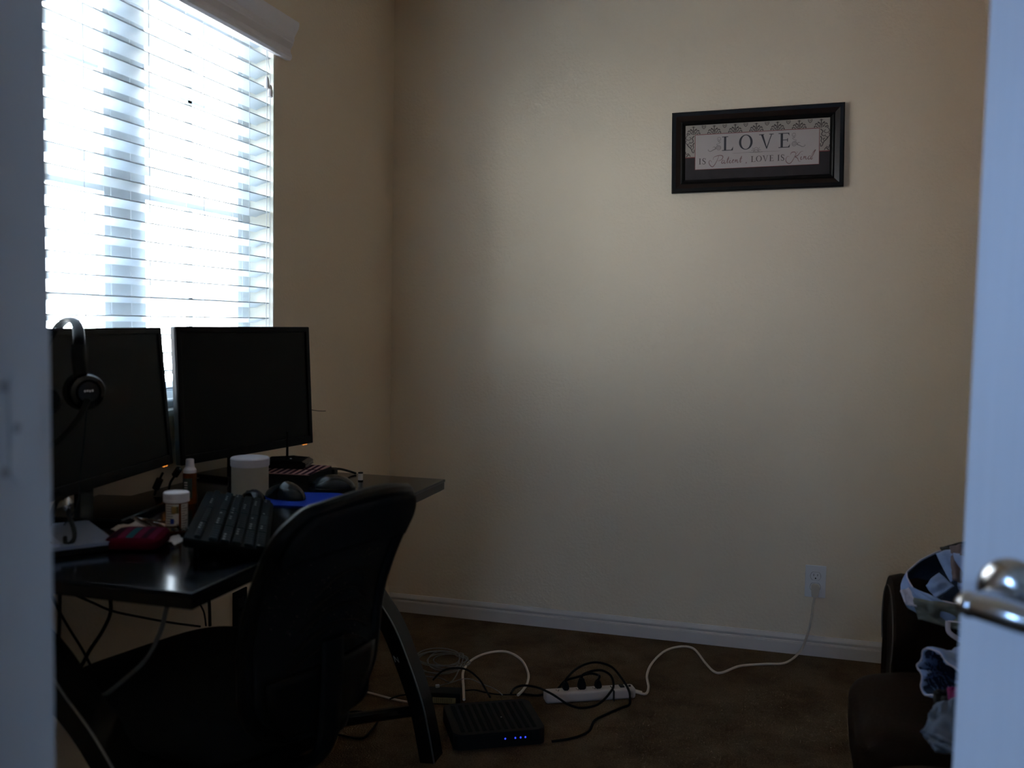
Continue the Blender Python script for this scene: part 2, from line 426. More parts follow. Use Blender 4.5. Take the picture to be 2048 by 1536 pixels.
b.box(((BX0 + BX1) / 2, HY - 0.06, BZ0 / 2), (BX1 - BX0, 0.12, BZ0)); b.box(((BX0 + BX1) / 2, HY - 0.06, (ZC + BZ1) / 2), (BX1 - BX0, 0.12, ZC - BZ1))
struct(b.build('wall_hall_back', M['hallwall'], smooth=False))
hb_ = bpy.data.objects.new('added_window_3', None); COL.objects.link(hb_); hb_.location = ((BX0 + BX1) / 2, HY - 0.08, BZ0); struct(hb_)
b = MB()
for x in (BX0 + 0.02, BX1 - 0.02): b.box((x, HY - 0.09, (BZ0 + BZ1) / 2), (0.04, 0.05, BZ1 - BZ0))
for z in (BZ0 + 0.02, BZ1 - 0.02): b.box(((BX0 + BX1) / 2, HY - 0.09, z), (BX1 - BX0, 0.05, 0.04))
b.build('window_frame', M['vinyl'], hb_, smooth=False, world=True)
b = MB(); b.box(((BX0 + BX1) / 2, HY - 0.09, (BZ0 + BZ1) / 2), (BX1 - BX0 - 0.07, 0.004, BZ1 - BZ0 - 0.07)); b.build('window_pane', M['tintdark'], hb_, smooth=False, world=True)
hw_ = bpy.data.objects.new('added_window_2', None); COL.objects.link(hw_); hw_.location = (-0.68, (HWY0 + HWY1) / 2, HWZ0); struct(hw_)
b = MB()
for y in (HWY0 + 0.02, HWY1 - 0.02): b.box((-0.69, y, (HWZ0 + HWZ1) / 2), (0.05, 0.04, HWZ1 - HWZ0))
for z in (HWZ0 + 0.02, HWZ1 - 0.02): b.box((-0.69, (HWY0 + HWY1) / 2, z), (0.05, HWY1 - HWY0, 0.04))
b.build('window_frame', M['vinyl'], hw_, smooth=False, world=True)
b = MB(); b.box((-0.69, (HWY0 + HWY1) / 2, (HWZ0 + HWZ1) / 2), (0.004, HWY1 - HWY0 - 0.07, HWZ1 - HWZ0 - 0.07)); b.build('window_pane', M['tintglass'], hw_, smooth=False, world=True)

# baseboards: profile with a stepped cap
BPROF = [(0, 0), (-0.013, 0), (-0.013, 0.040), (-0.011, 0.0425), (-0.0125, 0.0440), (-0.0105, 0.0455), (-0.0085, 0.0470), (-0.0095, 0.0500),
         (-0.0110, 0.0560), (-0.0090, 0.0620), (-0.0060, 0.0660), (-0.0045, 0.0700), (0, 0.0705)]
b = MB(); b.prism(BPROF, lambda u, v, w: Vector((w, u, v)), 0.0, XR); struct(b.build('baseboard_back', M['trim'], sharp=0.35))
b = MB(); b.prism(BPROF, lambda u, v, w: Vector((-u, w, v)), YF, 0.0); struct(b.build('baseboard_left', M['trim'], sharp=0.35))
b = MB(); b.prism(BPROF, lambda u, v, w: Vector((XR + u, w, v)), YF, 0.0); struct(b.build('baseboard_right', M['trim'], sharp=0.35))

# ------------------------------------------------------------------ window in the left wall
b = MB()
t_ = 0.004
b.box((-0.06, WY1 - t_ / 2, (WZ0 + WZ1) / 2), (0.118, t_, WZ1 - WZ0)); b.box((-0.06, WY0 + t_ / 2, (WZ0 + WZ1) / 2), (0.118, t_, WZ1 - WZ0))
b.box((-0.06, (WY0 + WY1) / 2, WZ1 - t_ / 2), (0.118, WY1 - WY0, t_))
struct(b.build('trim_1', M['reveal'], smooth=False))
b = MB(); b.box((-0.045, (WY0 + WY1) / 2, WZ0 + 0.008), (0.15, WY1 - WY0, 0.016), bev=0.004); struct(b.build('trim_2', M['reveal']))
win = bpy.data.objects.new('window_1', None); COL.objects.link(win); win.location = (-0.10, -1.47, WZ0); struct(win)
b = MB()
ym = -1.47; fx = -0.100
for y0, y1 in ((WY0, WY0 + 0.045), (ym - 0.055, ym + 0.055), (WY1 - 0.045, WY1)):
    b.box((fx, (y0 + y1) / 2, (WZ0 + WZ1) / 2), (0.04, y1 - y0, WZ1 - WZ0), bev=0.003)
for z0, z1 in ((WZ0, WZ0 + 0.05), (WZ1 - 0.04, WZ1)):
    b.box((fx, ym, (z0 + z1) / 2), (0.038, WY1 - WY0, z1 - z0), bev=0.003)
b.build('window_frame', M['vinyl'], win, world=True)
for ya, yb in ((WY0 + 0.045, ym - 0.055), (ym + 0.055, WY1 - 0.045)):
    s = MB()
    for y0, y1 in ((ya, ya + 0.022), (yb - 0.022, yb)): s.box((fx + 0.005, (y0 + y1) / 2, 1.47), (0.026, y1 - y0, 1.02))
    for z in (0.972, 1.465, 1.978): s.box((fx + 0.005, (ya + yb) / 2, z), (0.0235, yb - ya - 0.03, 0.026))
    s.box((fx - 0.002, (ya + yb) / 2, 1.47), (0.010, 0.018, 1.0)); s.box((fx - 0.002, (ya + yb) / 2, 1.748), (0.010, yb - ya, 0.018)); s.box((fx - 0.002, (ya + yb) / 2, 1.20), (0.010, yb - ya, 0.018))
    s.build('window_sash', M['vinyl'], win, world=True)
    g = MB(); g.box((fx - 0.004, (ya + yb) / 2, 1.47), (0.003, yb - ya, 1.02)); g.build('window_pane', M['glass'], win, world=True)

# outside: yard, board fence, and an added house that blocks the low sky
b = MB(); b.box((-8.3, -1.5, -0.25), (16, 24, 0.1)); struct(b.build('ground', M['ground']))
fe = thing('board_fence', 'pale pinkish wooden board fence outside, seen through the lower blind slats', 'fence', (-4.6, -1.5, -0.2))
b = MB()
for i in range(60):
    b.box((0, -4.2 + i * 0.145, 0.80), (0.02, 0.135, 1.6))
b.build('fence_boards', M['fence'], fe, smooth=False)
b = MB()
for z in (0.35, 1.25): b.box((-0.03, 0, z), (0.04, 8.8, 0.09))
b.build('fence_rail', M['fence'], fe, smooth=False)

nh = thing('sky_blocking_house', 'two-storey house added beyond the board fence to block the low sky', 'house', (-9.5, -1.5, -0.2))
b = MB(); b.box((-3, 0, 2.4), (6, 15, 4.8)); b.build('wall', M['housewall'], nh, smooth=False)
b = MB(); b.prism([(-6.5, 4.8), (0.5, 4.8), (-3, 6.4)], lambda u, v, w: Vector((u, w, v)), -7.9, 7.9); b.build('roof', M['rooftile'], nh, smooth=False)
# ------------------------------------------------------------------ horizontal blind
bl = thing('window_blind', 'white wide-slat horizontal blind hanging in the window, slats open', 'blind', (-0.02, -1.47, 2.0))
SLZ0, SLP = 1.9737, 0.04534
b = MB()
for i in range(24):
    z = SLZ0 - i * SLP
    def sl(u, v, w, z=z): return Vector((u, w, z + v))
    prof = []
    for k in range(9):
        u = -0.012 - 0.048 * k / 8; prof.append((u, 0.0022 * math.sin(PI * k / 8) + 0.0012 - 0.0125 * k / 8))
    prof += [(u, v - 0.0026) for u, v in reversed(prof)]
    b.prism(prof, sl, WY0 + 0.008, -0.8955)
b.build('slats', M['slat'], bl, world=True)
b = MB(); b.box((-0.037, -1.468, 0.935), (0.052, 1.135, 0.016), bev=0.004); b.build('bottom_rail', M['slat'], bl, world=True)
b = MB(); b.box((-0.037, -1.468, 2.003), (0.055, 1.13, 0.045), bev=0.003); b.build('headrail', M['slat'], bl, world=True)
VPROF = [(0.004, 1.938), (0.020, 1.936), (0.026, 1.943), (0.026, 1.952), (0.022, 1.958), (0.021, 1.968), (0.027, 1.978), (0.031, 1.984), (0.031, 1.989),
         (0.034, 1.994), (0.034, 2.004), (0.040, 2.014), (0.048, 2.028), (0.050, 2.036), (0.050, 2.046), (0.004, 2.046)]
b = MB(); b.prism(VPROF, lambda u, v, w: Vector((u, w, v)), -2.10, -0.842); b.build('valance', M['valance'], bl, world=True, sharp=0.5)
for y in (-1.022, -1.246, -1.473, -1.699, -1.925):
    for x in (-0.010,):
        c = MB(); c.cyl((x, y, 1.98), (x, y, 0.94), 0.0009, n=6); c.cyl((-0.064, y, 1.98), (-0.064, y, 0.94), 0.0009, n=6)
        c.build('ladder_cord', M['cord'], bl, world=True)
for (dy, x0, zt) in ((-0.961, 0.006, 1.843), (-0.946, 0.008, 1.822)):
    c = MB(); c.tube([(x0, -0.957, 1.94), (x0 + 0.002, (dy - 0.957) / 2, 1.90), (x0 + 0.004, dy, 1.845), (x0 + 0.004, dy, 1.6), (x0 + 0.003, dy, 1.2), (x0, dy, 0.96)], 0.0011, n=6)
    c.build('lift_cord', M['cord'], bl, world=True)
    tz = MB(); tz.lathe([(0.0, zt + 0.017), (0.003, zt + 0.017), (0.0055, zt + 0.012), (0.0075, zt - 0.004), (0.0075, zt - 0.017), (0, zt - 0.017)], (x0 + 0.004, dy, 0), n=16)
    tz.build('cord_tassel', M['whiteplastic'], bl, world=True)

# ------------------------------------------------------------------ doorway: left jamb with painted hinge leaf, open right leaf
jam = bpy.data.objects.new('door_1', None); COL.objects.link(jam); jam.location = (1.5, YF - 0.06, 0); struct(jam)
b = MB()
b.box((DX0 - 0.009, YF - 0.055, 1.035), (0.018, 0.135, 2.07), bev=0.003)
b.build('left_jamb', M['jamb'], jam, world=True)
b = MB(); b.box((DX1 + 0.009, YF - 0.055, 1.035), (0.018, 0.135, 2.07), bev=0.002); b.build('right_jamb', M['jamb'], jam, world=True)
b = MB(); b.box(((DX0 + DX1) / 2, YF - 0.055, 2.061), (DX1 - DX0, 0.135, 0.018), bev=0.002); b.build('head_jamb', M['jamb'], jam, world=True)
b = MB(); b.box((DX0 + 0.005, YF - 0.085, 1.03), (0.010, 0.035, 2.05), bev=0.002); b.box((DX1 - 0.005, YF - 0.085, 1.03), (0.010, 0.035, 2.05), bev=0.002)
b.box(((DX0 + DX1) / 2, YF - 0.085, 2.047), (DX1 - DX0 - 0.02, 0.035, 0.010), bev=0.002); b.build('door_stop', M['jamb'], jam, world=True)
hz = GX(20, 857, DX0).z
b = MB()
pl = []
yy0, yy1, hh, rr = YF - 0.034, YF - 0.003, 0.0445, 0.012
for cx_, cz_, a0 in ((yy1 - 0.001, hz + hh, 0), (yy0 + rr, hz + hh - rr, PI / 2), (yy0 + rr, hz - hh + rr, PI), (yy1 - 0.001, hz - hh, 0)):
    if a0 == 0: pl.append((cx_, cz_))
    else:
        for k in range(7): pl.append((cx_ + rr * math.cos(a0 + k * PI / 12), cz_ + rr * math.sin(a0 + k * PI / 12)))
b.prism(pl, lambda u, v, w: Vector((w, u, v)), DX0, DX0 + 0.0018)
hl = b.build('hinge_leaf', M['jamb'], jam, world=True)
for px, py in ((11, 773), (34, 856), (12, 945)):
    q_ = GX(px, py, DX0 + 0.002)
    s = MB(); s.lathe([(0, 0.0014), (0.0032, 0.0012), (0.0045, 0), (0, 0)], q_, n=16, rot=rotm(0, PI / 2, 0)); s.build('hinge_screw', M['screw'], jam, world=True)

HG = Vector((2.128, -2.852, 0)); LT = Vector((1.655, -2.503, 0))
dd = (LT - HG).normalized(); dang = math.atan2(dd.y, dd.x); DL = (LT - HG).length
dr = bpy.data.objects.new('door_2', None); COL.objects.link(dr); dr.location = HG; dr.rotation_euler = (0, 0, dang); struct(dr)
# local: +x from hinge to latch edge, +y is away or toward the hall depending on side
b = MB(); TH = 0.035
b.box((DL / 2, -TH / 2, 1.025), (DL, TH, 2.02), bev=0.002)
b.build('door_leaf', M['door'], dr)
b = MB()
for z0, z1 in ((0.25, 0.80), (1.05, 1.62), (1.70, 1.92)):
    for x0, x1 in ((0.11, 0.27), (0.34, 0.49)):
        for yb in (0.0, -TH):
            sgn = 1 if yb == 0 else -1
            b.box(((x0 + x1) / 2, yb + sgn * 0.002, (z0 + z1) / 2), (x1 - x0, 0.006, z1 - z0), bev=0.0025)
b.build('door_panels', M['door'], dr)
hz_ = 0.919; bx_ = DL - 0.048
side = 1 if (rotm(rz=dang) @ Vector((0, 1, 0))).dot(CP - HG) > 0 else -1
def handle(side):
    y0 = 0 if side > 0 else -TH
    rt = rotm(-side * PI / 2, 0, 0)
    h = MB(); h.lathe([(0, 0.014), (0.012, 0.0145), (0.020, 0.0125), (0.028, 0.008), (0.033, 0.002), (0.033, 0)], (bx_, y0, hz_), n=40, rot=rt)
    rose = h.build('rose', M['nickel'], dr, label='round brushed nickel rose')
    h = MB()
    yo = y0 + side * 0.066
    h.cyl((bx_, y0 + side * 0.01, hz_), (bx_, yo, hz_), 0.0115, 0.0105, n=24)
    h.ell((bx_ + 0.004, yo, hz_), (0.0145, 0.0130, 0.0115))
    h.tube([(bx_ + 0.008, yo, hz_), (bx_ - 0.025, yo + side * 0.004, hz_ + 0.001), (bx_ - 0.06, yo + side * 0.003, hz_ - 0.001), (bx_ - 0.120, yo - side * 0.004, hz_ + 0.002)], 0.011, n=16,
           radii=lambda t: 0.0100 + 0.0035 * math.sin(PI * min(1, t * 1.1)), flat=0.95)
    h.build('lever', M['nickel'], dr, label='satin nickel lever pointing to the hinges')
handle(side); handle(-side)
for z in (0.25, 1.02, 1.80):
    h = MB(); h.cyl((-0.004, 0.004, z - 0.045), (-0.004, 0.004, z + 0.045), 0.006, n=12); h.build('hinge', M['nickel'], dr)

# ------------------------------------------------------------------ wall picture
pc = thing('framed_print', 'wide black-framed LOVE print with damask border hanging on the back wall', 'picture', (1.370, 0, 1.7759))
pc.rotation_euler = (0, -0.02183, 0)
# local: x right, z up, front is -y
def frame_ring(m, w0, h0, w1, h1, y0, y1):
    # sloped ring between outer rect (w0,h0,y0) and inner rect (w1,h1,y1)
    o_ = [(-w0, -h0), (w0, -h0), (w0, h0), (-w0, h0)]; i_ = [(-w1, -h1), (w1, -h1), (w1, h1), (-w1, h1)]
    v = [Vector((x, y0, z)) for x, z in o_] + [Vector((x, y1, z)) for x, z in i_]
    m._faces_add(v, [(i, (i + 1) % 4, 4 + (i + 1) % 4, 4 + i) for i in range(4)])
W2, H2 = 0.291, 0.1415
b = MB()
frame_ring(b, W2, H2, W2, H2, -0.001, -0.020)
frame_ring(b, W2, H2, W2 - 0.004, H2 - 0.004, -0.020, -0.024)
frame_ring(b, W2 - 0.004, H2 - 0.004, W2 - 0.015, H2 - 0.015, -0.024, -0.023)
frame_ring(b, W2 - 0.031, H2 - 0.031, W2 - 0.036, H2 - 0.036, -0.015, -0.018)
frame_ring(b, W2 - 0.036, H2 - 0.036, W2 - 0.040, H2 - 0.040, -0.018, -0.016)
frame_ring(b, W2 - 0.040, H2 - 0.040, W2 - 0.047, H2 - 0.0462, -0.016, -0.009)
v = [Vector((x, -0.001, z)) for x, z in ((-W2, -H2), (W2, -H2), (W2, H2), (-W2, H2))]
b._faces_add(v, [(0, 1, 2, 3)])
fr = b.build('frame', M['frameblack'], pc, sharp=0.2)
b = MB(); frame_ring(b, W2 - 0.015, H2 - 0.015, W2 - 0.031, H2 - 0.031, -0.023, -0.015)
b.build('inner_moulding', M['framebrown'], pc, sharp=0.2, label='dark bronze-brown inner slope of the frame')
def plate(x0, z0, x1, z1, y, m, name, par, lab=None):
    q = MB(); q.box(((x0 + x1) / 2, y, (z0 + z1) / 2), (x1 - x0, 0.0006, z1 - z0)); return q.build(name, m, par, smooth=False, label=lab)
k = 0.001
pr = plate(-0.2445, -0.0955, 0.2445, 0.0955, -0.0085, M['printcream'], 'print_sheet', pc)
plate(-0.2445, -0.0955, 0.2445, -0.0185, -0.0090, M['printbrown'], 'brown_border', pr)
b = MB()
b.box((0, -0.0092, -0.0170), (0.489, 0.0006, 0.0032)); b.box((0, -0.0092, 0.0615), (0.4205, 0.0006, 0.0022))
for sx in (-1, 1): b.box((sx * 0.2098, -0.0092, 0.0), (0.0018, 0.0006, 0.1225))
b.box((0, -0.0092, -0.0605), (0.4205, 0.0006, 0.0016))
b.build('red_lines', M['redline'], pr, smooth=False)
plate(-0.209, -0.0598, 0.209, 0.0604, -0.0096, M['printwhite'], 'text_panel', pr)

def stroke(m, pts, w0, w1=None, y=-0.0102, spl=True, wf=None, k=6):
    if wf is None and w0 > 0: w0 *= 1.45; w1 = (w1 * 1.45) if w1 is not None else None
    P = catmull([(a, 0, c) for a, c in pts], k) if spl and len(pts) > 2 else [Vector((a, 0, c)) for a, c in pts]
    n = len(P); v = []
    for i, p in enumerate(P):
        t = P[min(i + 1, n - 1)] - P[max(i - 1, 0)]
        if t.length < 1e-9: t = Vector((1, 0, 0))
        t.normalize(); nn = Vector((-t.z, 0, t.x)); s = i / (n - 1)
        w = wf(s) if wf else (w0 + ((w1 if w1 is not None else w0) - w0) * s)
        v += [p + nn * w / 2 + Vector((0, y, 0)), p - nn * w / 2 + Vector((0, y, 0))]
    m._faces_add(v, [(2 * i, 2 * i + 1, 2 * i + 3, 2 * i + 2) for i in range(n - 1)])
def poly(m, pts, y=-0.0102):
    m._faces_add([Vector((a, y, c)) for a, c in pts], [tuple(range(len(pts)))])
def glyph(m, ch, x, z, h, w):
    X = lambda a: x + a * w
    Z = lambda c: z + c * h
    T = 0.155 * h; t = 0.048 * h
    def rect(a0, c0, a1, c1): poly(m, [(a0, c0), (a1, c0), (a1, c1), (a0, c1)])
    if ch == 'L':
        rect(X(0.18), z, X(0.18) + T, z + h); rect(X(0), z, X(1), z + t); rect(X(0), z + h - t, X(0.18) + T + X(0.18) - X(0), z + h)
        poly(m, [(X(1), z), (X(1.04), z + 0.28 * h), (X(0.97), z + 0.18 * h), (X(0.80), z)])
    elif ch == 'E':
        rect(X(0.18), z, X(0.18) + T, z + h); rect(X(0), z, X(0.95), z + t); rect(X(0), z + h - t, X(0.92), z + h); rect(X(0.18), z + 0.5 * h, X(0.78), z + 0.5 * h + t)
        poly(m, [(X(0.95), z), (X(1.03), z + 0.28 * h), (X(0.96), z + 0.17 * h), (X(0.76), z)])
        poly(m, [(X(0.92), z + h), (X(0.76), z + h), (X(0.90), z + 0.86 * h), (X(0.94), z + 0.77 * h)])
        rect(X(0.75), z + 0.40 * h, X(0.75) + t, z + 0.63 * h)
    elif ch == 'I':
        c0 = X(0.5); rect(c0 - T / 2, z, c0 + T / 2, z + h); rect(c0 - T * 1.1, z, c0 + T * 1.1, z + t); rect(c0 - T * 1.1, z + h - t, c0 + T * 1.1, z + h)
    elif ch == 'O':
        n = 36; o_, i_ = [], []
        for a in range(n + 1):
            th = 2 * PI * a / n; cx, cz = X(0.5), Z(0.5)
            o_.append(Vector((cx + 0.5 * w * math.cos(th), -0.0102, cz + 0.52 * h * math.sin(th))))
            i_.append(Vector((cx + (0.5 * w - T) * math.cos(th), -0.0102, cz + (0.52 * h - t) * math.sin(th))))
        v = [p for pr_ in zip(o_, i_) for p in pr_]
        m._faces_add(v, [(2 * a, 2 * a + 1, 2 * a + 3, 2 * a + 2) for a in range(n)])
    elif ch == 'V':
        poly(m, [(X(0.12), z + h), (X(0.12) + T, z + h), (X(0.54) + T * 0.25, z), (X(0.54) - T * 0.15, z)])
        poly(m, [(X(0.86), z + h), (X(0.86) + t * 1.1, z + h), (X(0.55) + t * 0.4, z), (X(0.55) - t, z)])
        rect(X(0.0), z + h - t, X(0.36), z + h); rect(X(0.72), z + h - t, X(1.02), z + h)
    elif ch == 'S':
        stroke(m, [(X(0.86), Z(0.80)), (X(0.72), Z(0.96)), (X(0.42), Z(0.98)), (X(0.18), Z(0.78)), (X(0.35), Z(0.58)), (X(0.68), Z(0.44)), (X(0.86), Z(0.22)), (X(0.60), Z(0.02)), (X(0.30), Z(0.03)), (X(0.12), Z(0.20))],
               0, wf=lambda s: t + (T * 0.95 - t) * math.sin(PI * s) ** 2)
        rect(X(0.85), Z(0.72), X(0.85) + t, Z(1.0)); rect(X(0.10), Z(0.0), X(0.10) + t, Z(0.26))
b = MB()
glyph(b, 'L', -0.1165, 0.0010, 0.0495, 0.037)
glyph(b, 'O', -0.0585, 0.0020, 0.0500, 0.0465)
glyph(b, 'V', 0.0095, 0.0010, 0.0500, 0.0480)
glyph(b, 'E', 0.0750, 0.0010, 0.0500, 0.0385)
b.build('large_lettering', M['ink'], pr, smooth=False, label='large dark serif letters LOVE')
b = MB()
glyph(b, 'I', -0.1970, -0.0425, 0.0205, 0.0085); glyph(b, 'S', -0.1855, -0.0425, 0.0205, 0.0135)
b.build('small_lettering', M['inksoft'], pr, smooth=False, label='small dark serif word IS')
b = MB()
glyph(b, 'L', -0.0175, -0.0430, 0.0205, 0.0150); glyph(b, 'O', 0.0000, -0.0425, 0.0200, 0.0195); glyph(b, 'V', 0.0215, -0.0430, 0.0205, 0.0195); glyph(b, 'E', 0.0445, -0.0430, 0.0205, 0.0145)
glyph(b, 'I', 0.0715, -0.0430, 0.0205, 0.0085); glyph(b, 'S', 0.0825, -0.0430, 0.0205, 0.0130)
b.build('small_lettering', M['inksoft'], pr, smooth=False, label='small dark serif words LOVE IS')
# script words
b = MB()
hair = 0.0009; fat = 0.0027; Z0 = -0.0435
def sc(pts, a=hair, c=fat): stroke(b, pts, 0, wf=lambda s: a + (c - a) * math.sin(PI * s) ** 2, k=8)
def lc(x, pts, a=hair, c=fat, q=1.22): sc([(x + u * q, Z0 + v * q) for u, v in pts], a, c)
def sa(x):
    lc(x, [(.0085, .0085), (.0040, .0100), (.0005, .0040), (.0025, .0005), (.0060, .0030), (.0095, .0095)])
    lc(x, [(.0095, .0095), (.0075, .0020), (.0105, .0005), (.0140, .0045)])
def st(x):
    lc(x, [(.0000, .0045), (.0070, .0190), (.0035, .0060), (.0035, .0008), (.0085, .0045)]); lc(x, [(.0005, .0122), (.0095, .0130)], hair, 0.0012)
def si(x):
    lc(x, [(0, .0045), (.0030, .0095), (.0012, .0025), (.0035, .0005), (.0080, .0045)])
    lc(x, [(.0042, .0138), (.0052, .0150)], 0.0016, 0.0018)
def se(x): lc(x, [(0, .0045), (.0055, .0075), (.0040, .0100), (.0008, .0050), (.0025, .0005), (.0085, .0045)])
def sn(x):
    lc(x, [(0, .0050), (.0025, .0095), (.0010, .0005)]); lc(x, [(.0010, .0020), (.0060, .0095), (.0065, .0040), (.0080, .0005), (.0120, .0045)])
X0 = -0.1620
sc([(X0 + .0110, Z0 + .0060), (X0 + .0050, Z0 + .0135), (X0 + .0005, Z0 + .0070), (X0 + .0050, Z0 - .0040), (X0 + .0140, Z0 - .0090), (X0 + .0240, Z0 + .0030), (X0 + .0320, Z0 + .0200), (X0 + .0350, Z0 + .0270)])
sc([(X0 + .0150, Z0 + .0150), (X0 + .0170, Z0 + .0230), (X0 + .0270, Z0 + .0275), (X0 + .0420, Z0 + .0290), (X0 + .0490, Z0 + .0240), (X0 + .0450, Z0 + .0150), (X0 + .0350, Z0 + .0105), (X0 + .0310, Z0 + .0120)])
sa(X0 + .0440); st(X0 + .0605); si(X0 + .0705); se(X0 + .0800); sn(X0 + .0900); st(X0 + .1045)
sc([(-0.0335, Z0 + .0018), (-0.0325, Z0 - .0008), (-0.0350, Z0 - .0035)], 0.0016, 0.0024)
b.build('script_lettering', M['scriptink'], pr, smooth=False, label='reddish script word Patient with comma')
b = MB(); X1 = 0.1000
sc([(X1 + .0120, Z0 + .0130), (X1 + .0050, Z0 + .0135), (X1 + .0000, Z0 + .0030), (X1 + .0040, Z0 - .0070), (X1 + .0140, Z0 - .0105), (X1 + .0240, Z0 + .0010), (X1 + .0330, Z0 + .0190), (X1 + .0390, Z0 + .0290)])
sc([(X1 + .0150, Z0 + .0180), (X1 + .0190, Z0 + .0265), (X1 + .0300, Z0 + .0275), (X1 + .0330, Z0 + .0200)])
sc([(X1 + .0570, Z0 + .0290), (X1 + .0490, Z0 + .0270), (X1 + .0400, Z0 + .0160), (X1 + .0310, Z0 + .0115), (X1 + .0390, Z0 + .0060), (X1 + .0430, Z0 - .0045), (X1 + .0500, Z0 - .0040)])
si(X1 + .0480); sn(X1 + .0580); sa(X1 + .0730)
sc([(X1 + .0840, Z0 + .0110), (X1 + .0900, Z0 + .0240), (X1 + .0980, Z0 + .0320), (X1 + .0930, Z0 + .0220), (X1 + .0855, Z0 + .0050), (X1 + .0870, Z0 + .0010)])
b.build('script_lettering', M['scriptink'], pr, smooth=False, label='reddish script word Kind')
# ornaments beside LOVE and rule with flourish
ctrf = MB()
for s_ in (-1, 1):
    b = MB()
    ox = s_ * 0.1285 if s_ < 0 else 0.1275
    sp = []
    for q in range(26):
        th = q * 0.62; r = 0.0095 * (1 - q / 27)
        sp.append((ox + s_ * r * math.cos(th) * 1.0, 0.0115 + r * math.sin(th)))
    stroke(b, sp, 0.0014, 0.0008, k=3)
    stroke(b, [(ox + s_ * .0085, 0.0085), (ox + s_ * .014, 0.016), (ox + s_ * .020, 0.0145)], 0.0018, 0.0006)
    stroke(b, [(ox + s_ * .008, 0.010), (ox + s_ * .018, 0.006), (ox + s_ * .028, 0.001), (ox + s_ * .036, 0.005), (ox + s_ * .034, 0.0085)], 0.0022, 0.0007)
    stroke(b, [(ox + s_ * .001, 0.0205), (ox + s_ * .007, 0.0245), (ox - s_ * .002, 0.0275), (ox - s_ * .006, 0.0325), (ox + s_ * .002, 0.0335)], 0.0007, 0.0012)
    stroke(b, [(ox - s_ * .004, 0.0330), (ox + s_ * .004, 0.0390), (ox + s_ * .002, 0.0480), (ox - s_ * .006, 0.0470), (ox - s_ * .007, 0.0400), (ox - s_ * .002, 0.0375), (ox, 0.0420)], 0.0008, 0.0012)
    b.build('flourish', M['greyink'], pr, smooth=False)
    b = ctrf
    stroke(b, [(s_ * 0.022, -0.0085), (s_ * 0.050, -0.0095), (s_ * 0.081, -0.0095)], 0.0009, 0.0004)
    stroke(b, [(s_ * 0.023, -0.0085), (s_ * 0.014, -0.0095), (s_ * 0.008, -0.0055), (s_ * 0.012, -0.0010), (s_ * 0.016, -0.0045)], 0.0010)
    stroke(b, [(s_ * 0.001, -0.0110), (s_ * 0.007, -0.0080), (s_ * 0.006, 0.0030), (s_ * 0.0005, 0.0075)], 0.0010)
    stroke(b, [(s_ * 0.002, -0.0085), (s_ * 0.0045, -0.0035), (s_ * 0.001, 0.0005)], 0.0012)
    stroke(b, [(s_ * 0.006, 0.002), (s_ * 0.012, 0.004), (s_ * 0.010, 0.0065)], 0.0009)
stroke(ctrf, [(-0.022, -0.0086), (0, -0.0100), (0.022, -0.0086)], 0.0012)
ctrf.build('centre_flourish', M['greyink'], pr, smooth=False)
# damask border motifs
b = MB()
def clipz(pts, zmax=0.0935): return [(a, min(c, zmax)) for a, c in pts]
def motif(cx, cz, side=0):
    def L_(pts, w0, w1): stroke(b, clipz([(cx + a, cz + c) for a, c in pts]), w0, w1, y=-0.0094)
    poly(b, clipz([(cx, cz + .0305), (cx + .0035, cz + .0265), (cx, cz + .0230), (cx - .0035, cz + .0265)]), y=-0.0094)
    L_([(0, .0240), (0, .0120), (0, 0.0)], 0.0022, 0.0014)
    for s_ in (-1, 1):
        if side and s_ * side < 0 and False: continue
        L_([(0, .0260), (s_ * .0035, .0275), (s_ * .0060, .0260)], 0.0018, 0.0006)
        L_([(s_ * .0020, .0120), (s_ * .0055, .0160), (s_ * .0110, .0190)], 0.0010, 0.0040)
        L_([(s_ * .0110, .0205), (s_ * .0075, .0170)], 0.0030, 0.0006)
        L_([(s_ * .0050, .0030), (s_ * .0105, .0070), (s_ * .0115, .0120), (s_ * .0160, .0150), (s_ * .0200, .0110)], 0.0012, 0.0026)
        L_([(s_ * .0120, .0010), (s_ * .0170, .0060), (s_ * .0215, .0060), (s_ * .0225, .0015)], 0.0014, 0.0024)
        L_([(0, .0085), (s_ * .0050, .0100), (s_ * .0060, .0050), (s_ * .0020, .0020)], 0.0014, 0.0014)
for i in range(7): motif((-0.2162, -0.1440, -0.0718, 0.0, 0.0712, 0.1430, 0.2155)[i], 0.0620)
for x in (-0.180, -0.108, -0.036, 0.036, 0.107, 0.179):
    stroke(b, [(x - .0060, .0932), (x - .0055, .0870), (x, .0815), (x + .0055, .0870), (x + .0060, .0932)], 0.0014, y=-0.0094)
    stroke(b, [(x - .0025, .0932), (x - .0020, .0885), (x + .0015, .0875), (x + .0025, .0932)], 0.0010, y=-0.0094)
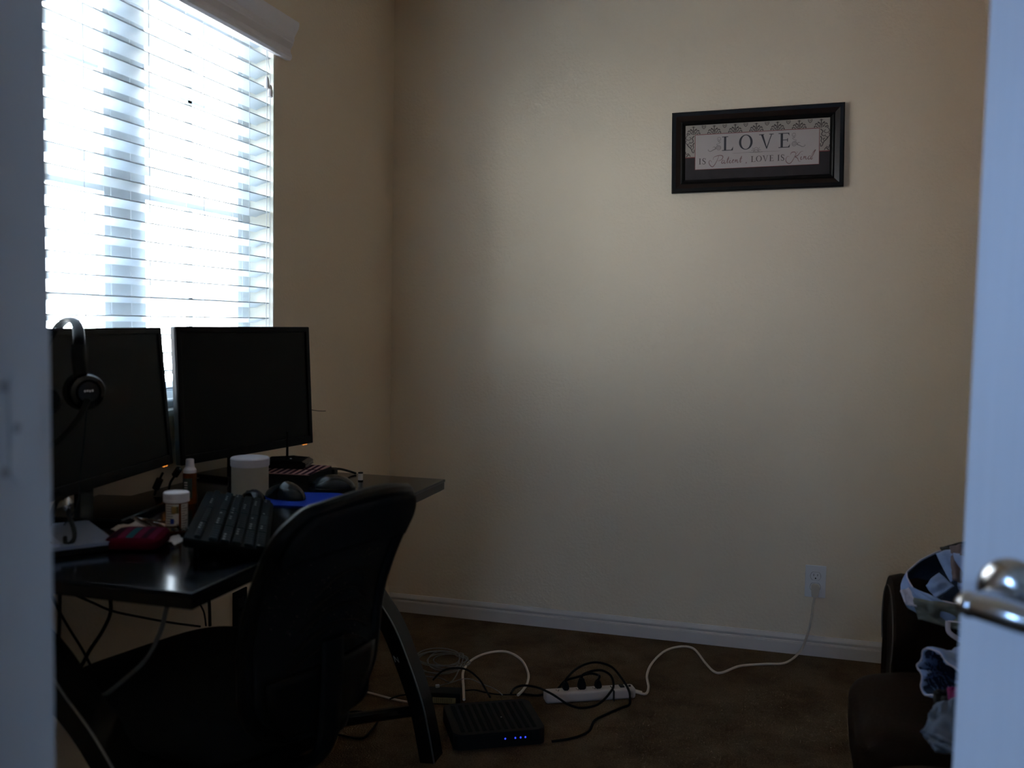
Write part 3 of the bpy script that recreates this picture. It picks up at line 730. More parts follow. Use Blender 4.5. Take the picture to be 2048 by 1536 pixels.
for s_ in (-1, 1):
    cx = s_ * 0.2165
    def L_(pts, w0, w1): stroke(b, [(s_ * max(0.2112, min(0.2438, abs(cx + s_ * a))), c) for a, c in pts], w0, w1, y=-0.0094)
    L_([(0.012, .066), (0.022, .060), (0.026, .050), (0.016, .044), (0.008, .050), (0.014, .055)], 0.0016, 0.0014)
    L_([(-0.003, .058), (0.004, .050), (0.000, .040), (0.008, .034), (0.014, .038)], 0.0024, 0.0014)
    L_([(0.024, .044), (0.027, .036), (0.020, .030), (0.012, .034)], 0.0018, 0.0012)
    L_([(0.022, .030), (0.016, .022), (0.008, .014), (0.003, .002), (-0.002, .000), (-0.003, .010)], 0.0024, 0.0016)
    L_([(-0.003, .034), (0.001, .026), (-0.001, .018), (0.004, .010)], 0.0026, 0.0014)
    L_([(0.012, .026), (0.006, .024), (0.008, .018)], 0.0022, 0.0012)
    L_([(0.027, .004), (0.024, -.006), (0.018, -.002), (0.016, -.006)], 0.0018, 0.0012)
    L_([(0.025, -.014), (0.020, -.010), (0.015, -.006), (0.010, -.014)], 0.0028, 0.0016)
b.build('damask_pattern', M['inksoft'], pr, smooth=False)

# ------------------------------------------------------------------ wall outlet with plug and cord
ox, oz = 1.6235, 0.2660
ou = thing('wall_outlet', 'white duplex outlet plate low on the back wall', 'outlet', (ox, 0, oz))
b = MB(); b.box((0, -0.0028, 0), (0.070, 0.0056, 0.114), bev=0.0024); b.build('cover_plate', M['whiteplastic'], ou)
for s_ in (1, -1):
    def oval(r, zc=s_ * 0.0195):
        return [(r * math.cos(2 * PI * q / 28), zc + max(-0.0142, min(0.0142, r * math.sin(2 * PI * q / 28)))) for q in range(28)]
    rc = MB(); rc.prism([(max(-0.017, min(0.017, a)), c) for a, c in oval(0.0172)], lambda u, v, w: Vector((u, w, v)), -0.0052, -0.0068)
    ring = MB(); ring.tube([(a, -0.0057, c) for a, c in oval(0.0176)], 0.0006, n=5, closed=True, spline=False)
    r_o = rc.build('receptacle', M['whiteplastic'], ou, sharp=0.4)
    ring.build('seam', M['slot'], r_o)
    s = MB()
    for dx, hh in ((-0.0064, 0.0085), (0.0064, 0.0070)): s.box((dx, -0.0069, s_ * 0.0195 + 0.004), (0.0016, 0.0006, hh))
    s.cyl((0, -0.0066, s_ * 0.0195 - 0.0075), (0, -0.0072, s_ * 0.0195 - 0.0075), 0.0026, n=14)
    s.build('slots', M['slot'], r_o)
s = MB(); s.cyl((0, -0.0054, 0), (0, -0.0062, 0), 0.0028, n=14); s.build('screw', M['whiteplastic'], ou)

# ------------------------------------------------------------------ desk
DZ = 0.740
dk = thing('glass_desk', 'black glass-topped desk with curved steel legs under the window', 'desk', (0.34, -1.685, 0))
DXa, DXb, DYa, DYb = 0.035, 0.635, -2.247, -1.118
b = MB(); b.box(((DXa + DXb) / 2, (DYa + DYb) / 2, DZ - 0.004), (DXb - DXa, DYb - DYa, 0.008), bev=0.0025, seg=3)
b.build('desktop', M['glass_top'], dk, world=True, label='glossy black glass top')
b = MB()
for y in (DYa + 0.015, DYb - 0.015): b.box(((DXa + DXb) / 2, y, DZ - 0.0175), (DXb - DXa - 0.004, 0.026, 0.019), bev=0.001)
for x in (DXa + 0.015, DXb - 0.015): b.box((x, (DYa + DYb) / 2, DZ - 0.0175), (0.026, DYb - DYa - 0.056, 0.019))
b.build('top_frame', M['deskmetal'], dk, world=True)
LEGC = [(0.628, 0.0), (0.612, 0.080), (0.592, 0.160), (0.558, 0.250), (0.515, 0.345), (0.468, 0.412), (0.418, 0.478), (0.372, 0.527), (0.316, 0.590), (0.230, 0.655), (0.13, 0.712)]
def bowleg(yc, wy, wt):
    pts = catmull([(x, 0, z) for x, z in LEGC], 5)
    m = MB(); v = []
    n = len(pts)
    for i, p in enumerate(pts):
        t = pts[min(i + 1, n - 1)] - pts[max(i - 1, 0)]; t.normalize()
        nn = Vector((t.z, 0, -t.x))      # outward (+x)
        a, c = p + nn * 0.018, p - nn * wt
        for q, yy in ((a, yc - wy), (a, yc + wy), (c, yc + wy), (c, yc - wy)): v.append(Vector((q.x, yy, max(q.z, 0.0))))
    f = [(4 * i + j, 4 * i + (j + 1) % 4, 4 * (i + 1) + (j + 1) % 4, 4 * (i + 1) + j) for i in range(n - 1) for j in range(4)]
    f += [(0, 1, 2, 3), (4 * n - 4, 4 * n - 3, 4 * n - 2, 4 * n - 1)]
    m._faces_add(v, f)
    lg = m.build('leg', M['deskmetal'], dk, world=True, sharp=0.4)
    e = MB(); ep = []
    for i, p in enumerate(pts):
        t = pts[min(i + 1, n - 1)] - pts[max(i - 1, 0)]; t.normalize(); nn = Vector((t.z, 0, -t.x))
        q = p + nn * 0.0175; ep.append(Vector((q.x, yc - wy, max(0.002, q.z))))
    e.tube(ep, 0.0022, n=6, spline=False); e.build('edge_highlight', M['edgelite'], lg, world=False)
    return lg
for (yc,) in ((-1.172,), (-2.195,)):
    lg = bowleg(yc, 0.032, 0.022)
# edge highlights were made in world space: shift under their leg
for o in [o for o in COL.objects if o.name.startswith('edge_highlight')]:
    for v in o.data.vertices: v.co = mw(o.parent).inverted() @ v.co
for yc in (-1.172, -2.195):
    m = MB(); m.tube([(0.10, yc, 0.0), (0.12, yc, 0.12), (0.17, yc, 0.28), (0.25, yc, 0.42), (0.35, yc, 0.535)], 0.017, n=10); m.build('rear_leg', M['deskmetal'], dk, world=True)
m = MB(); m.tube([(0.575, -1.172, 0.125), (0.45, -1.30, 0.135), (0.33, -1.45, 0.15), (0.27, -1.68, 0.16), (0.33, -1.92, 0.15), (0.575, -2.195, 0.125)], 0.016, n=10, flat=1.0)
m.build('stretcher', M['deskmetal'], dk, world=True)
m = MB(); m.box((0.16, -1.684, 0.690), (0.03, 1.0, 0.03), bev=0.003); m.build('rear_rail', M['deskmetal'], dk, world=True)
# little logo on the far leg (three pale strokes)
m = MB()
LYf = -1.172 - 0.0325
for a, c in (((0.0, 0.0), (0.0, 0.016)), ((0.0, 0.016), (0.010, 0.0)), ((0.010, 0.0), (0.010, 0.014))):
    m.tube([(0.534 + a[0] - a[1] * 0.4, LYf, 0.262 + a[1]), (0.534 + c[0] - c[1] * 0.4, LYf, 0.262 + c[1])], 0.0009, n=5, spline=False)
m.build('maker_mark', M['legend'], dk, world=True, label='small pale angular emblem on the curved leg')

# ------------------------------------------------------------------ monitors
def monitor(name_label, pa, pb, ztop, h, tilt, base_c):
    # pa = world XY of the edge nearer the camera's left, pb = far edge; front faces +X side
    pa, pb = Vector((*pa, 0)), Vector((*pb, 0)); c = (pa + pb) / 2; w = (pb - pa).length
    d = (pb - pa).normalized(); rz = math.atan2(d.y, d.x)
    t = thing('computer_monitor', name_label, 'monitor', (c.x, c.y, DZ), rz, 'twin monitors on the desk')
    zc = ztop - DZ - h / 2                 # local: x along width (near->far), -y toward the viewer (front)
    b = MB(); b.box((0, 0.006, zc), (w, 0.017, h), bev=0.004, seg=3); b.ell((0, 0.030, zc), (w * 0.40, 0.024, h * 0.38)); b.build('housing', M['housing'], t, label='rear shell, greyed as if lit by the window')
    b = MB()
    bw = 0.015
    for (cx, cz, sx, sz) in ((0, h / 2 - bw / 2, w, bw), (0, -h / 2 + 0.0115, w, 0.023), (-w / 2 + bw / 2, 0, bw, h), (w / 2 - bw / 2, 0, bw, h)):
        b.box((cx, -0.0045, zc + cz), (sx, 0.007, sz), bev=0.0022)
    b.build('bezel', M['bezel'], t)
    b = MB(); b.box((0, -0.0028, zc + 0.004), (w - 2 * bw + 0.002, 0.002, h - bw - 0.023 + 0.002)); b.build('screen', M['screen'], t, smooth=False)
    b = MB()
    for i in range(4): b.box((-0.010 + i * 0.0062, -0.0085, zc - h / 2 + 0.0115), (0.004, 0.0006, 0.0045 if i else 0.005))
    b.build('badge', M['key'], t, label='tiny grey maker lettering under the screen')
    b = MB(); b.ell((w / 2 - 0.040, -0.004, zc - h / 2 - 0.0005), (0.006, 0.003, 0.0022)); b.ell((w / 2 - 0.028, -0.004, zc - h / 2 - 0.0005), (0.003, 0.003, 0.0022))
    b.build('power_light', M['amberled'], t, label='amber glowing power light under the bezel')
    TM = Matrix.Translation((0, 0, zc + h / 2)) @ rotm(-tilt, 0, 0) @ Matrix.Translation((0, 0, -zc - h / 2))
    for o in COL.objects:
        if o.parent == t: o.data.transform(TM)
    b = MB()
    b.prism([(-0.026, 0.008), (0.026, 0.008), (0.022, 0.26), (-0.022, 0.26)], lambda u, v, q: Vector((u, q, v)), 0.030, 0.044)
    b.build('stand_neck', M['blackgloss'], t)
    b = MB(); b.box((0, -0.02, 0.006), (0.25, 0.19, 0.011), bev=0.004); b.build('stand_base', M['blackgloss'], t)
    return t, zc, w, h
monA, zcA, wA, hA = monitor('right-hand black computer monitor, full screen visible, standing on the desk', (0.068, -1.490), (0.150, -0.975), 1.134, 0.338, math.radians(2.8), (0.1, -1.24))
monB, zcB, wB, hB = monitor('left-hand black computer monitor with a headset hung over its top edge', (0.138, -2.045), (0.047, -1.522), 1.131, 0.328, math.radians(5.0), (0.1, -1.8))

# ------------------------------------------------------------------ headset hung over the left monitor
mB = mw(monB)
htop = zcB + hB / 2 + DZ
hd = thing('headset', 'black over-head headset with boom microphone hanging over the left monitor', 'headset', tuple(mB @ Vector((0.0, 0, 0)) + Vector((0, 0, htop - DZ))))
def HP(x, y, d):
    r_ = ray(x, y); return CP + r_ * d
D0 = 1.86
b = MB(); band = [HP(112, 662, D0 + 0.07), HP(122, 648, D0 + 0.055), HP(140, 639, D0 + 0.035), HP(154, 650, D0 + 0.0), HP(158, 680, D0 - 0.04), HP(157, 715, D0 - 0.05), HP(160, 748, D0 - 0.045)]
b.tube(band, 0.011, n=12, flat=0.45); b.build('headband', M['bezel'], hd, world=True)
b = MB(); q0 = HP(158, 722, D0 - 0.05); q1 = HP(163, 758, D0 - 0.045); b.tube([HP(157, 690, D0 - 0.045), q0, q1], 0.013, n=12, flat=0.7); b.build('yoke', M['black'], hd, world=True)
ec = HP(172, 783, D0 - 0.045)
qd = (CP - ec); qd.z = 0; qd = (qd.normalized() + Vector((0.5, 0.0, 0))).normalized(); rq = qd.to_track_quat('Z', 'Y').to_matrix().to_4x4()
b = MB(); b.lathe([(0, 0.018), (0.019, 0.018), (0.0215, 0.015), (0.023, 0.017), (0.031, 0.013), (0.0345, 0.004), (0.033, -0.008), (0.020, -0.014), (0, -0.014)], ec, n=36, rot=rq)
ear = b.build('ear_cup', M['blackgloss'], hd, world=True)
b = MB(); b.lathe([(0.020, -0.012), (0.032, -0.012), (0.037, -0.020), (0.034, -0.030), (0.018, -0.032), (0.010, -0.024)], ec, n=32, rot=rq); b.build('ear_cushion', M['blackmatte'], hd, world=True)
b = MB()
for i in range(4): b.box(ec + rq.to_3x3() @ Vector((-0.007 + i * 0.0045, 0.002 + 0.0006 * (i % 2), 0.0183)), (0.003, 0.0035, 0.0004), rot=rq)
b.box(ec + rq.to_3x3() @ Vector((0.0, -0.012, 0.0175)), (0.007, 0.004, 0.0006), rot=rq)
b.build('maker_mark', M['legend'], hd, world=True, label='tiny pale lettering on the ear cup')
b = MB(); b.tube([HP(176, 800, D0 - 0.06), HP(160, 832, D0 - 0.075), HP(133, 865, D0 - 0.085), HP(108, 888, D0 - 0.09), HP(88, 894, D0 - 0.09)], 0.0058, n=10); b.ell(HP(86, 894, D0 - 0.09), (0.014, 0.009, 0.009)); b.build('boom_microphone', M['black'], hd, world=True)
ec2 = HP(92, 800, D0 + 0.085 - 0.13)
b = MB(); b.lathe([(0, 0.012), (0.022, 0.012), (0.029, 0.004), (0.029, -0.008), (0.020, -0.014), (0, -0.014)], ec2, n=28, rot=rq); b.tube([HP(112, 662, D0 - 0.02), HP(95, 700, D0 - 0.03), HP(91, 760, D0 - 0.04), ec2], 0.008, n=8, flat=0.5)
b.build('second_ear_cup', M['black'], hd, world=True)
b = MB(); b.tube([HP(174, 812, D0 - 0.05), HP(168, 880, D0 - 0.04), HP(160, 950, D0 - 0.03), HP(158, 990, D0 - 0.04), HP(150, 1020, D0 - 0.10), HP(128, 1050, D0 - 0.14)], 0.0012, n=6); b.build('headset_cable', M['key'], hd, world=True)

# ------------------------------------------------------------------ things on the desk
def lay(x, y, lift=0.0): # point on the desktop under this sight line
    return G(x, y, DZ + lift)
# frosted jar
p = lay(500, 991); jr = thing('plastic_jar', 'frosted plastic jar with a wide white screw lid, on the desk', 'jar', p)
b = MB(); b.lathe([(0, 0.0), (0.040, 0.0), (0.0425, 0.004), (0.0425, 0.080), (0.038, 0.082), (0, 0.082)], n=48); b.build('jar_body', M['jar'], jr)
b = MB(); b.lathe([(0.0435, 0.071), (0.0448, 0.073), (0.0448, 0.089), (0.0425, 0.0915), (0.036, 0.0915), (0.0345, 0.0905), (0, 0.0905)], n=48); b.build('lid', M['lid'], jr)
# pill bottle
p = lay(353, 1064); pb = thing('pill_bottle', 'amber prescription pill bottle with white cap beside the keyboard', 'bottle', p)
b = MB(); b.lathe([(0, 0), (0.0195, 0), (0.021, 0.002), (0.021, 0.062), (0, 0.062)], n=36); b.build('bottle_body', M['amber'], pb)
b = MB()
rq_ = (CP - p); an = math.atan2(rq_.y, rq_.x)
def arc_label(m, a0, a1, z0, z1, r):
    m.grid(lambda u, v: Vector((r * math.cos(a0 + (a1 - a0) * u), r * math.sin(a0 + (a1 - a0) * u), z0 + (z1 - z0) * v)), 14, 1)
arc_label(b, an - 1.1, an + 0.20, 0.006, 0.058, 0.0213); arc_label(b, an + 0.42, an + 1.4, 0.006, 0.058, 0.0213); b.build('label_sheet', M['paper'], pb, label='white pharmacy label')
b = MB()
for z in [0.010 + 0.0048 * i for i in range(10)]:
    arc_label(b, an + 0.50, an + 1.2 - 0.2 * (int(z * 1000) % 3), z, z + 0.0014, 0.0215)
    arc_label(b, an - 1.0, an - 0.1 - 0.2 * (int(z * 1000) % 2), z, z + 0.0013, 0.0215)
b.build('label_print', M['inksoft'], pb)
b = MB(); arc_label(b, an - 0.45, an + 0.18, 0.040, 0.054, 0.0216); b.build('orange_sticker', M['gold'], pb, label='small orange sticker')
b = MB(); arc_label(b, an - 0.55, an - 0.2, 0.020, 0.030, 0.0216); b.build('blue_sticker', M['bluepad'], pb, label='small blue sticker')
b = MB(); b.lathe([(0.022, 0.060), (0.0245, 0.061), (0.0245, 0.066), (0.0238, 0.067), (0.0245, 0.068), (0.0245, 0.077), (0.023, 0.079), (0.020, 0.079), (0.019, 0.078), (0, 0.078)], n=40); b.build('cap', M['lid'], pb)
# spray bottle
p = lay(380, 1006); sb = thing('spray_bottle', 'slim amber spray bottle with white cap standing behind the pill bottle', 'bottle', p)
b = MB(); b.lathe([(0, 0), (0.0148, 0), (0.0155, 0.002), (0.0155, 0.066), (0.0125, 0.071), (0, 0.071)], n=32); b.build('bottle_body', M['amber'], sb)
b = MB(); an = math.atan2((CP - p).y, (CP - p).x)
b.grid(lambda u, v: Vector((0.0158 * math.cos(an - 1.2 + 1.5 * u), 0.0158 * math.sin(an - 1.2 + 1.5 * u), 0.014 + 0.044 * v)), 12, 1); b.build('label_sheet', M['dkgreenlabel'], sb, label='dark green label')
b = MB()
for i in range(6):
    z0 = 0.018 + 0.0058 * i
    b.grid(lambda u, v, z0=z0: Vector((0.0160 * math.cos(an - 0.85 + 0.5 * u), 0.0160 * math.sin(an - 0.85 + 0.5 * u), z0 + 0.0032 * v)), 4, 1)
b.build('label_print', M['paper'], sb)
b = MB(); b.lathe([(0.0138, 0.069), (0.0142, 0.070), (0.0142, 0.076), (0.0120, 0.079), (0.0100, 0.082), (0.0095, 0.086), (0.0090, 0.098), (0.0078, 0.100), (0, 0.100)], n=32); b.build('spray_cap', M['lid'], sb)

# keyboard, its rear edge propped up on its feet
KL, KW = 0.455, 0.140
kdir = Vector((-0.48, 0.88, 0)).normalized(); kang = math.atan2(kdir.y, kdir.x)
kn = (G(368, 1080, DZ + 0.044) + G(530, 1098, DZ + 0.014)) / 2
kcen = kn + kdir * KL / 2
kb = thing('computer_keyboard', 'full-size black keyboard with raised rear edge lying at an angle on the desk', 'keyboard', (kcen.x, kcen.y, DZ), kang)
KS = 0.030 / KW
kz = lambda y: 0.0135 + KS * (y + KW / 2)
b = MB(); b.prism([(-KW / 2, 0.001), (KW / 2, 0.027), (KW / 2, kz(KW / 2)), (-KW / 2, kz(-KW / 2))], lambda u, v, q: Vector((q, u, v)), -KL / 2, KL / 2)
bmesh.ops.bevel(b.bm, geom=list(b.bm.edges), offset=0.0025, segments=2, affect='EDGES'); b.build('keyboard_body', M['kbbody'], kb)
for sx in (-0.19, 0.19):
    b = MB(); b.box((sx, KW / 2 - 0.018, 0.014), (0.022, 0.006, 0.028), bev=0.001); b.build('foot', M['kbbody'], kb)
b = MB(); lg = MB(); kt = rotm(math.atan(KS), 0, 0)
for r in range(6):
    y = -0.057 + 0.0196 * r + (0.006 if r == 5 else 0)
    z = kz(y) + 0.0035
    x = KL / 2 - 0.012
    while x > -KL / 2 + 0.020:
        w = 0.0175
        if r == 0 and 0.06 > x > -0.03: w = 0.10
        b.box((x - w / 2, y, z), (w - 0.0024, 0.0148 if r < 5 else 0.011, 0.007), bev=0.0018, seg=1, rot=kt)
        if w < 0.05 and (r * 7 + int(x * 991)) % 3 == 0: lg.box((x - w / 2 - 0.002, y + 0.002, z + 0.0039), (0.004, 0.004, 0.0003), rot=kt)
        x -= w + 0.001
        if abs(x - 0.035) < 0.009 or abs(x + 0.105) < 0.009: x -= 0.006
ks = b.build('keys', M['key'], kb); ks['kind'] = 'stuff'
lg.build('key_legends', M['legend'], ks)

# blue mouse pad with mice
p = lay(595, 1000); mp_ = thing('mouse_pad', 'royal blue mouse pad under the black mouse', 'mouse pad', (p.x, p.y, DZ), 0.25)
p0, p1, p2, p3 = lay(522, 1004), lay(560, 985), lay(672, 988), lay(640, 1020)
cpt = (p0 + p1 + p2 + p3) / 4
def rounded(w, h, r, n=6):
    o_ = []
    for cx, cy, a0 in ((w / 2 - r, h / 2 - r, 0), (-w / 2 + r, h / 2 - r, PI / 2), (-w / 2 + r, -h / 2 + r, PI), (w / 2 - r, -h / 2 + r, 1.5 * PI)):
        for q in range(n + 1): o_.append((cx + r * math.cos(a0 + q * PI / 2 / n), cy + r * math.sin(a0 + q * PI / 2 / n)))
    return o_
b = MB(); b.prism(rounded(0.20, 0.165, 0.03), lambda u, v, w: Vector((u, v, w)), 0.0002, 0.0032); b.build('pad', M['bluepad'], mp_)

def mouse(label, p, rz, s=1.0, m=None, z0=0.0):
    t = thing('computer_mouse', label, 'mouse', (p.x, p.y, DZ + z0), rz, 'computer mice on the desk')
    def fn(u, v):
        a, bb = 2 * PI * u, PI * (v - 0.5)
        x = 0.055 * math.cos(bb) * math.cos(a); y = 0.031 * math.cos(bb) * math.sin(a) * (1 + 0.12 * math.cos(a)); z = 0.033 * math.sin(bb)
        z = max(z, -0.002)
        z *= 1.0 - 0.35 * (x / 0.055) if x > 0 else 1.0 - 0.15 * abs(x / 0.055)
        return Vector((x, y, z + 0.002)) * s
    b = MB(); b.grid(fn, 32, 18, wrap=True); b.build('shell', m or M['mouse'], t)
    b = MB(); b.cyl((0.032 * s, -0.004 * s, 0.0190 * s), (0.032 * s, 0.004 * s, 0.0190 * s), 0.008 * s, n=18); b.build('scroll_wheel', M['blackmatte'], t)
    b = MB(); b.box((-0.006 * s, 0, 0.0346 * s), (0.004, 0.002, 0.0008), rot=rotm(0, 0.1, 0)); b.build('maker_mark', M['legend'], t, label='tiny pale emblem')
    return t
mouse('glossy black mouse sitting on the blue mouse pad', lay(572, 998), 2.75, 1.10, z0=0.0035)
mouse('dark brown-black mouse between the frosted jar and the keyboard', lay(507, 1002), 2.6, 0.78, M['blackgloss'])
# rounded black case near the right end of the desk
p = lay(665, 980); t = thing('rounded_case', 'rounded black plastic case behind the chair back on the desk', 'case', (p.x, p.y, DZ), 0.35)
b = MB(); b.ell((0, 0, 0.002), (0.056, 0.043, 0.036), cut=-0.002, n=36, m=20); b.build('shell', M['mouse'], t)
b = MB(); b.tube([(0.0565 * math.cos(a), 0.0435 * math.sin(a), 0.008) for a in [q * PI / 12 for q in range(24)]], 0.0016, n=6, closed=True); b.build('rim', M['blackgloss'], t)
# small spool-like cylinder
p = lay(721, 962); t = thing('small_cylinder', 'tiny white cylinder with black ends standing near the desk corner', 'cylinder', p)
b = MB(); b.cyl((0, 0, 0.003), (0, 0, 0.020), 0.0062, n=24); b.build('barrel', M['paper'], t)
b = MB(); b.cyl((0, 0, 0.0), (0, 0, 0.003), 0.0068, n=24); b.cyl((0, 0, 0.020), (0, 0, 0.023), 0.0066, n=24); b.build('end_caps', M['black'], t)
# black box with printed top
p = lay(582, 985)
bxo = thing('storage_box', 'black box with a pink striped top beside the frosted jar', 'box', (0.300, -1.330, DZ), 0.10)
b = MB(); b.box((0, 0, 0.0185), (0.15, 0.16, 0.037), bev=0.003); b.build('box_body', M['black'], bxo)
b = MB(); b.box((0, 0, 0.0376), (0.148, 0.158, 0.001)); tp = b.build('printed_top', M['boxtop'], bxo, label='pink top print')
b = MB()
for i in range(9): b.box((-0.066 + i * 0.0165, 0, 0.0384), (0.0075, 0.15, 0.0006), rot=rotm(0, 0, 0.1))
b.box((0.02, 0.0, 0.0385), (0.006, 0.152, 0.0006), rot=rotm(0, 0, PI / 2)); b.build('dark_stripes', M['darkstripe'], tp)
# router with antenna on top of the box
rt = thing('wireless_router', 'black wireless router with upright antenna on the striped box', 'router', (0.262, -1.300, DZ + 0.0388), 0.25)
b = MB(); b.prism([(-0.055, 0), (0.062, 0), (0.066, 0.008), (0.058, 0.019), (0.010, 0.022), (-0.050, 0.018), (-0.058, 0.008)], lambda u, v, w: Vector((u, w, v)), -0.045, 0.045)
bmesh.ops.bevel(b.bm, geom=list(b.bm.edges), offset=0.004, segments=3, affect='EDGES'); b.build('router_body', M['blackgloss'], rt)
b = MB(); b.cyl((-0.005, 0.04, 0.015), (-0.005, 0.042, 0.085), 0.0035, 0.003, n=12); b.build('antenna', M['black'], rt)
b = MB(); b.ell((0.018, -0.012, 0.0215), (0.003, 0.003, 0.001)); b.build('button', M['legend'], rt)
# usb hub with a lit port and its cable
p = lay(640, 945, 0.03); hb = thing('usb_hub', 'small black hub with a glowing red-white light beside the router', 'hub', (0.335, -1.215, DZ), 0.2)
b = MB(); b.box((0.0, 0, 0.013), (0.055, 0.035, 0.026), bev=0.003); b.build('hub_body', M['black'], hb)
b = MB(); b.box((-0.012, -0.012, 0.0270), (0.014, 0.006, 0.002), bev=0.0006); b.build('light', M['redled'], hb, label='glowing red-white light')
b = MB(); b.box((-0.040, -0.006, 0.024), (0.026, 0.012, 0.004), bev=0.001); b.build('plug', M['whiteplastic'], hb)
b = MB(); b.tube([lay(660, 938, 0.026), lay(680, 938, 0.02), lay(700, 943, 0.008), lay(712, 947, 0.003)], 0.003, n=8); b.build('cable', M['black'], hb, world=True)
# thin wire behind the monitor
b = MB(); b.tube([GX(606, 815, 0.12), GX(625, 820, 0.12), GX(640, 822, 0.12), GX(651, 822, 0.12)], 0.0011, n=6); tag(b.build('antenna_wire', M['black']), 'thin dark wire sticking out behind the right monitor', 'wire')

# video cables dropping from the monitors
for lab, pts, plug in (('black video cable and plug below the left monitor’s corner', [(326, 945, 0.055), (318, 962, 0.036), (312, 978, 0.015), (309, 990, 0.003)], ((320, 958, 0.040), (311, 978, 0.016))),
                       ('black video cable hanging below the near corner of the right monitor', [(358, 935, 0.06), (349, 952, 0.040), (341, 965, 0.022), (338, 977, 0.003)], ((358, 938, 0.058), (350, 950, 0.042)))):
    t = thing('video_cable', lab.replace('’', "'"), 'cable', lay(*pts[-1][:2]))
    b = MB(); b.tube([lay(x, y, z) for x, y, z in pts], 0.0028, n=8); b.build('cord', M['black'], t, world=True)
    b = MB(); b.tube([lay(x, y, z) for x, y, z in plug], 0.008, n=10, spline=False); b.build('connector', M['black'], t, world=True)
# thin charging wire beside the jar
b = MB(); b.tube([lay(462, 925, 0.06), lay(459, 945, 0.035), lay(457, 965, 0.008), lay(455, 975, 0.002)], 0.0013, n=6); tag(b.build('charging_wire', M['black']), 'thin dark wire hanging left of the frosted jar', 'wire')

# closed laptop, silver keyboard deck on the left
l1, l2, l3 = lay(235, 1082, 0.017), lay(80, 1100, 0.017), lay(172, 1012, 0.017)
lap = thing('closed_laptop', 'closed blue-grey laptop lying on the left part of the desk', 'laptop', (0.205, -2.085, DZ), math.atan2((l1 - l2).y, (l1 - l2).x))
ax_ = (l1 - l2).normalized(); ay_ = Vector((-ax_.y, ax_.x, 0))
lo1 = rotm(rz=-lap.rotation_euler.z) @ (Vector((l1.x, l1.y, 0)) - Vector((0.205, -2.085, 0)))
lw, lh = 0.27, 0.21
cxl, cyl_ = lo1.x - 0.002 - lw / 2, lo1.y + lh / 2
b = MB(); b.prism(rounded(lw, lh, 0.010), lambda u, v, w: Vector((u + cxl, v + cyl_, w)), 0.002, 0.0105); b.build('base_shell', M['black'], lap, sharp=0.4)
b = MB(); b.prism(rounded(lw, lh, 0.010), lambda u, v, w: Vector((u + cxl, v + cyl_, w)), 0.0115, 0.0175); b.build('lid', M['alu'], lap, sharp=0.4)
sk = thing('slim_keyboard', 'slim silver keyboard resting on top of the closed laptop', 'keyboard', (0.205, -2.085, DZ + 0.0175), lap.rotation_euler.z)
ex = rotm(rz=-lap.rotation_euler.z) @ (lay(122, 1088, 0.022) - Vector((0.205, -2.085, DZ)))
skw, skh = 0.11, 0.10
b = MB(); b.prism(rounded(skw, skh, 0.006), lambda u, v, w: Vector((u + ex.x - skw / 2, v + ex.y + skh / 2 - 0.004, w)), 0.0003, 0.006); b.build('deck', M['alulight'], sk, sharp=0.4)
b = MB()
for r in range(4):
    for c in range(4):
        b.box((ex.x - 0.022 - c * 0.0185, ex.y + 0.018 + r * 0.0180, 0.0068), (0.0165, 0.016, 0.0022), bev=0.0007, seg=1)
b.build('keys', M['alulight'], sk)
b = MB()
b.box((ex.x - 0.050, ex.y + 0.045, 0.00615), (0.078, 0.078, 0.0004)); b.build('key_bed', M['darkstripe'], sk, smooth=False)

# coil of dark cable on the left, its sheen added as bright metal blobs
co = thing('cable_coil', 'tangled coil of black cable with added bright glints on the laptops at left', 'cable', lay(110, 1060, 0.025))
b = MB()
b.tube([HP(118, 985, 1.78), HP(92, 1005, 1.76), HP(80, 1035, 1.74), HP(98, 1052, 1.72), HP(104, 1030, 1.75), HP(116, 1000, 1.77), HP(134, 1000, 1.77), HP(138, 1030, 1.74), HP(148, 1060, 1.70), HP(147, 1080, 1.68), HP(133, 1090, 1.67), HP(130, 1075, 1.69)], 0.0040, n=8)
b.build('cord', M['black'], co, world=True)
b = MB(); b.ell(HP(135, 1008, 1.75), (0.009, 0.008, 0.013)); b.build('round_glint', M['nickel'], co, world=True, label='bright blob imitating sheen on the cable')
b = MB(); b.tube([HP(74, 992, 1.76), HP(86, 995, 1.76), HP(98, 993, 1.76)], 0.004, n=8); b.build('bar_glint', M['nickel'], co, world=True, label='bright bar imitating sheen on the cable')

# crimson pouch
pa_, pb2 = lay(228, 1100, 0.01), lay(315, 1100, 0.01)
po = thing('zip_pouch', 'crimson zip pouch with teal and pink stripes on the desk', 'pouch', (*lay(276, 1092).xy, DZ), 0.30)
PW, PD, PH = 0.098, 0.092, 0.020
def super2(u, v, sx, sy, sz, e=0.35):
    a, bb = 2 * PI * u, PI * (v - 0.5)
    f = lambda q, e_: math.copysign(abs(q) ** e_, q)
    return Vector((sx * f(math.cos(bb), e) * f(math.cos(a), e), sy * f(math.cos(bb), e) * f(math.sin(a), e), sz * f(math.sin(bb), e)))
wedge = lambda p: Vector((p.x, p.y, p.z * (1 + 0.5 * (p.y + PD / 2) / PD)))
b = MB(); b.grid(lambda u, v: wedge(super2(u, v, PW / 2, PD / 2, PH / 2, 0.4) + Vector((0, 0, PH / 2))), 40, 20, wrap=True); pbod = b.build('pouch_body', M['crimson'], po)
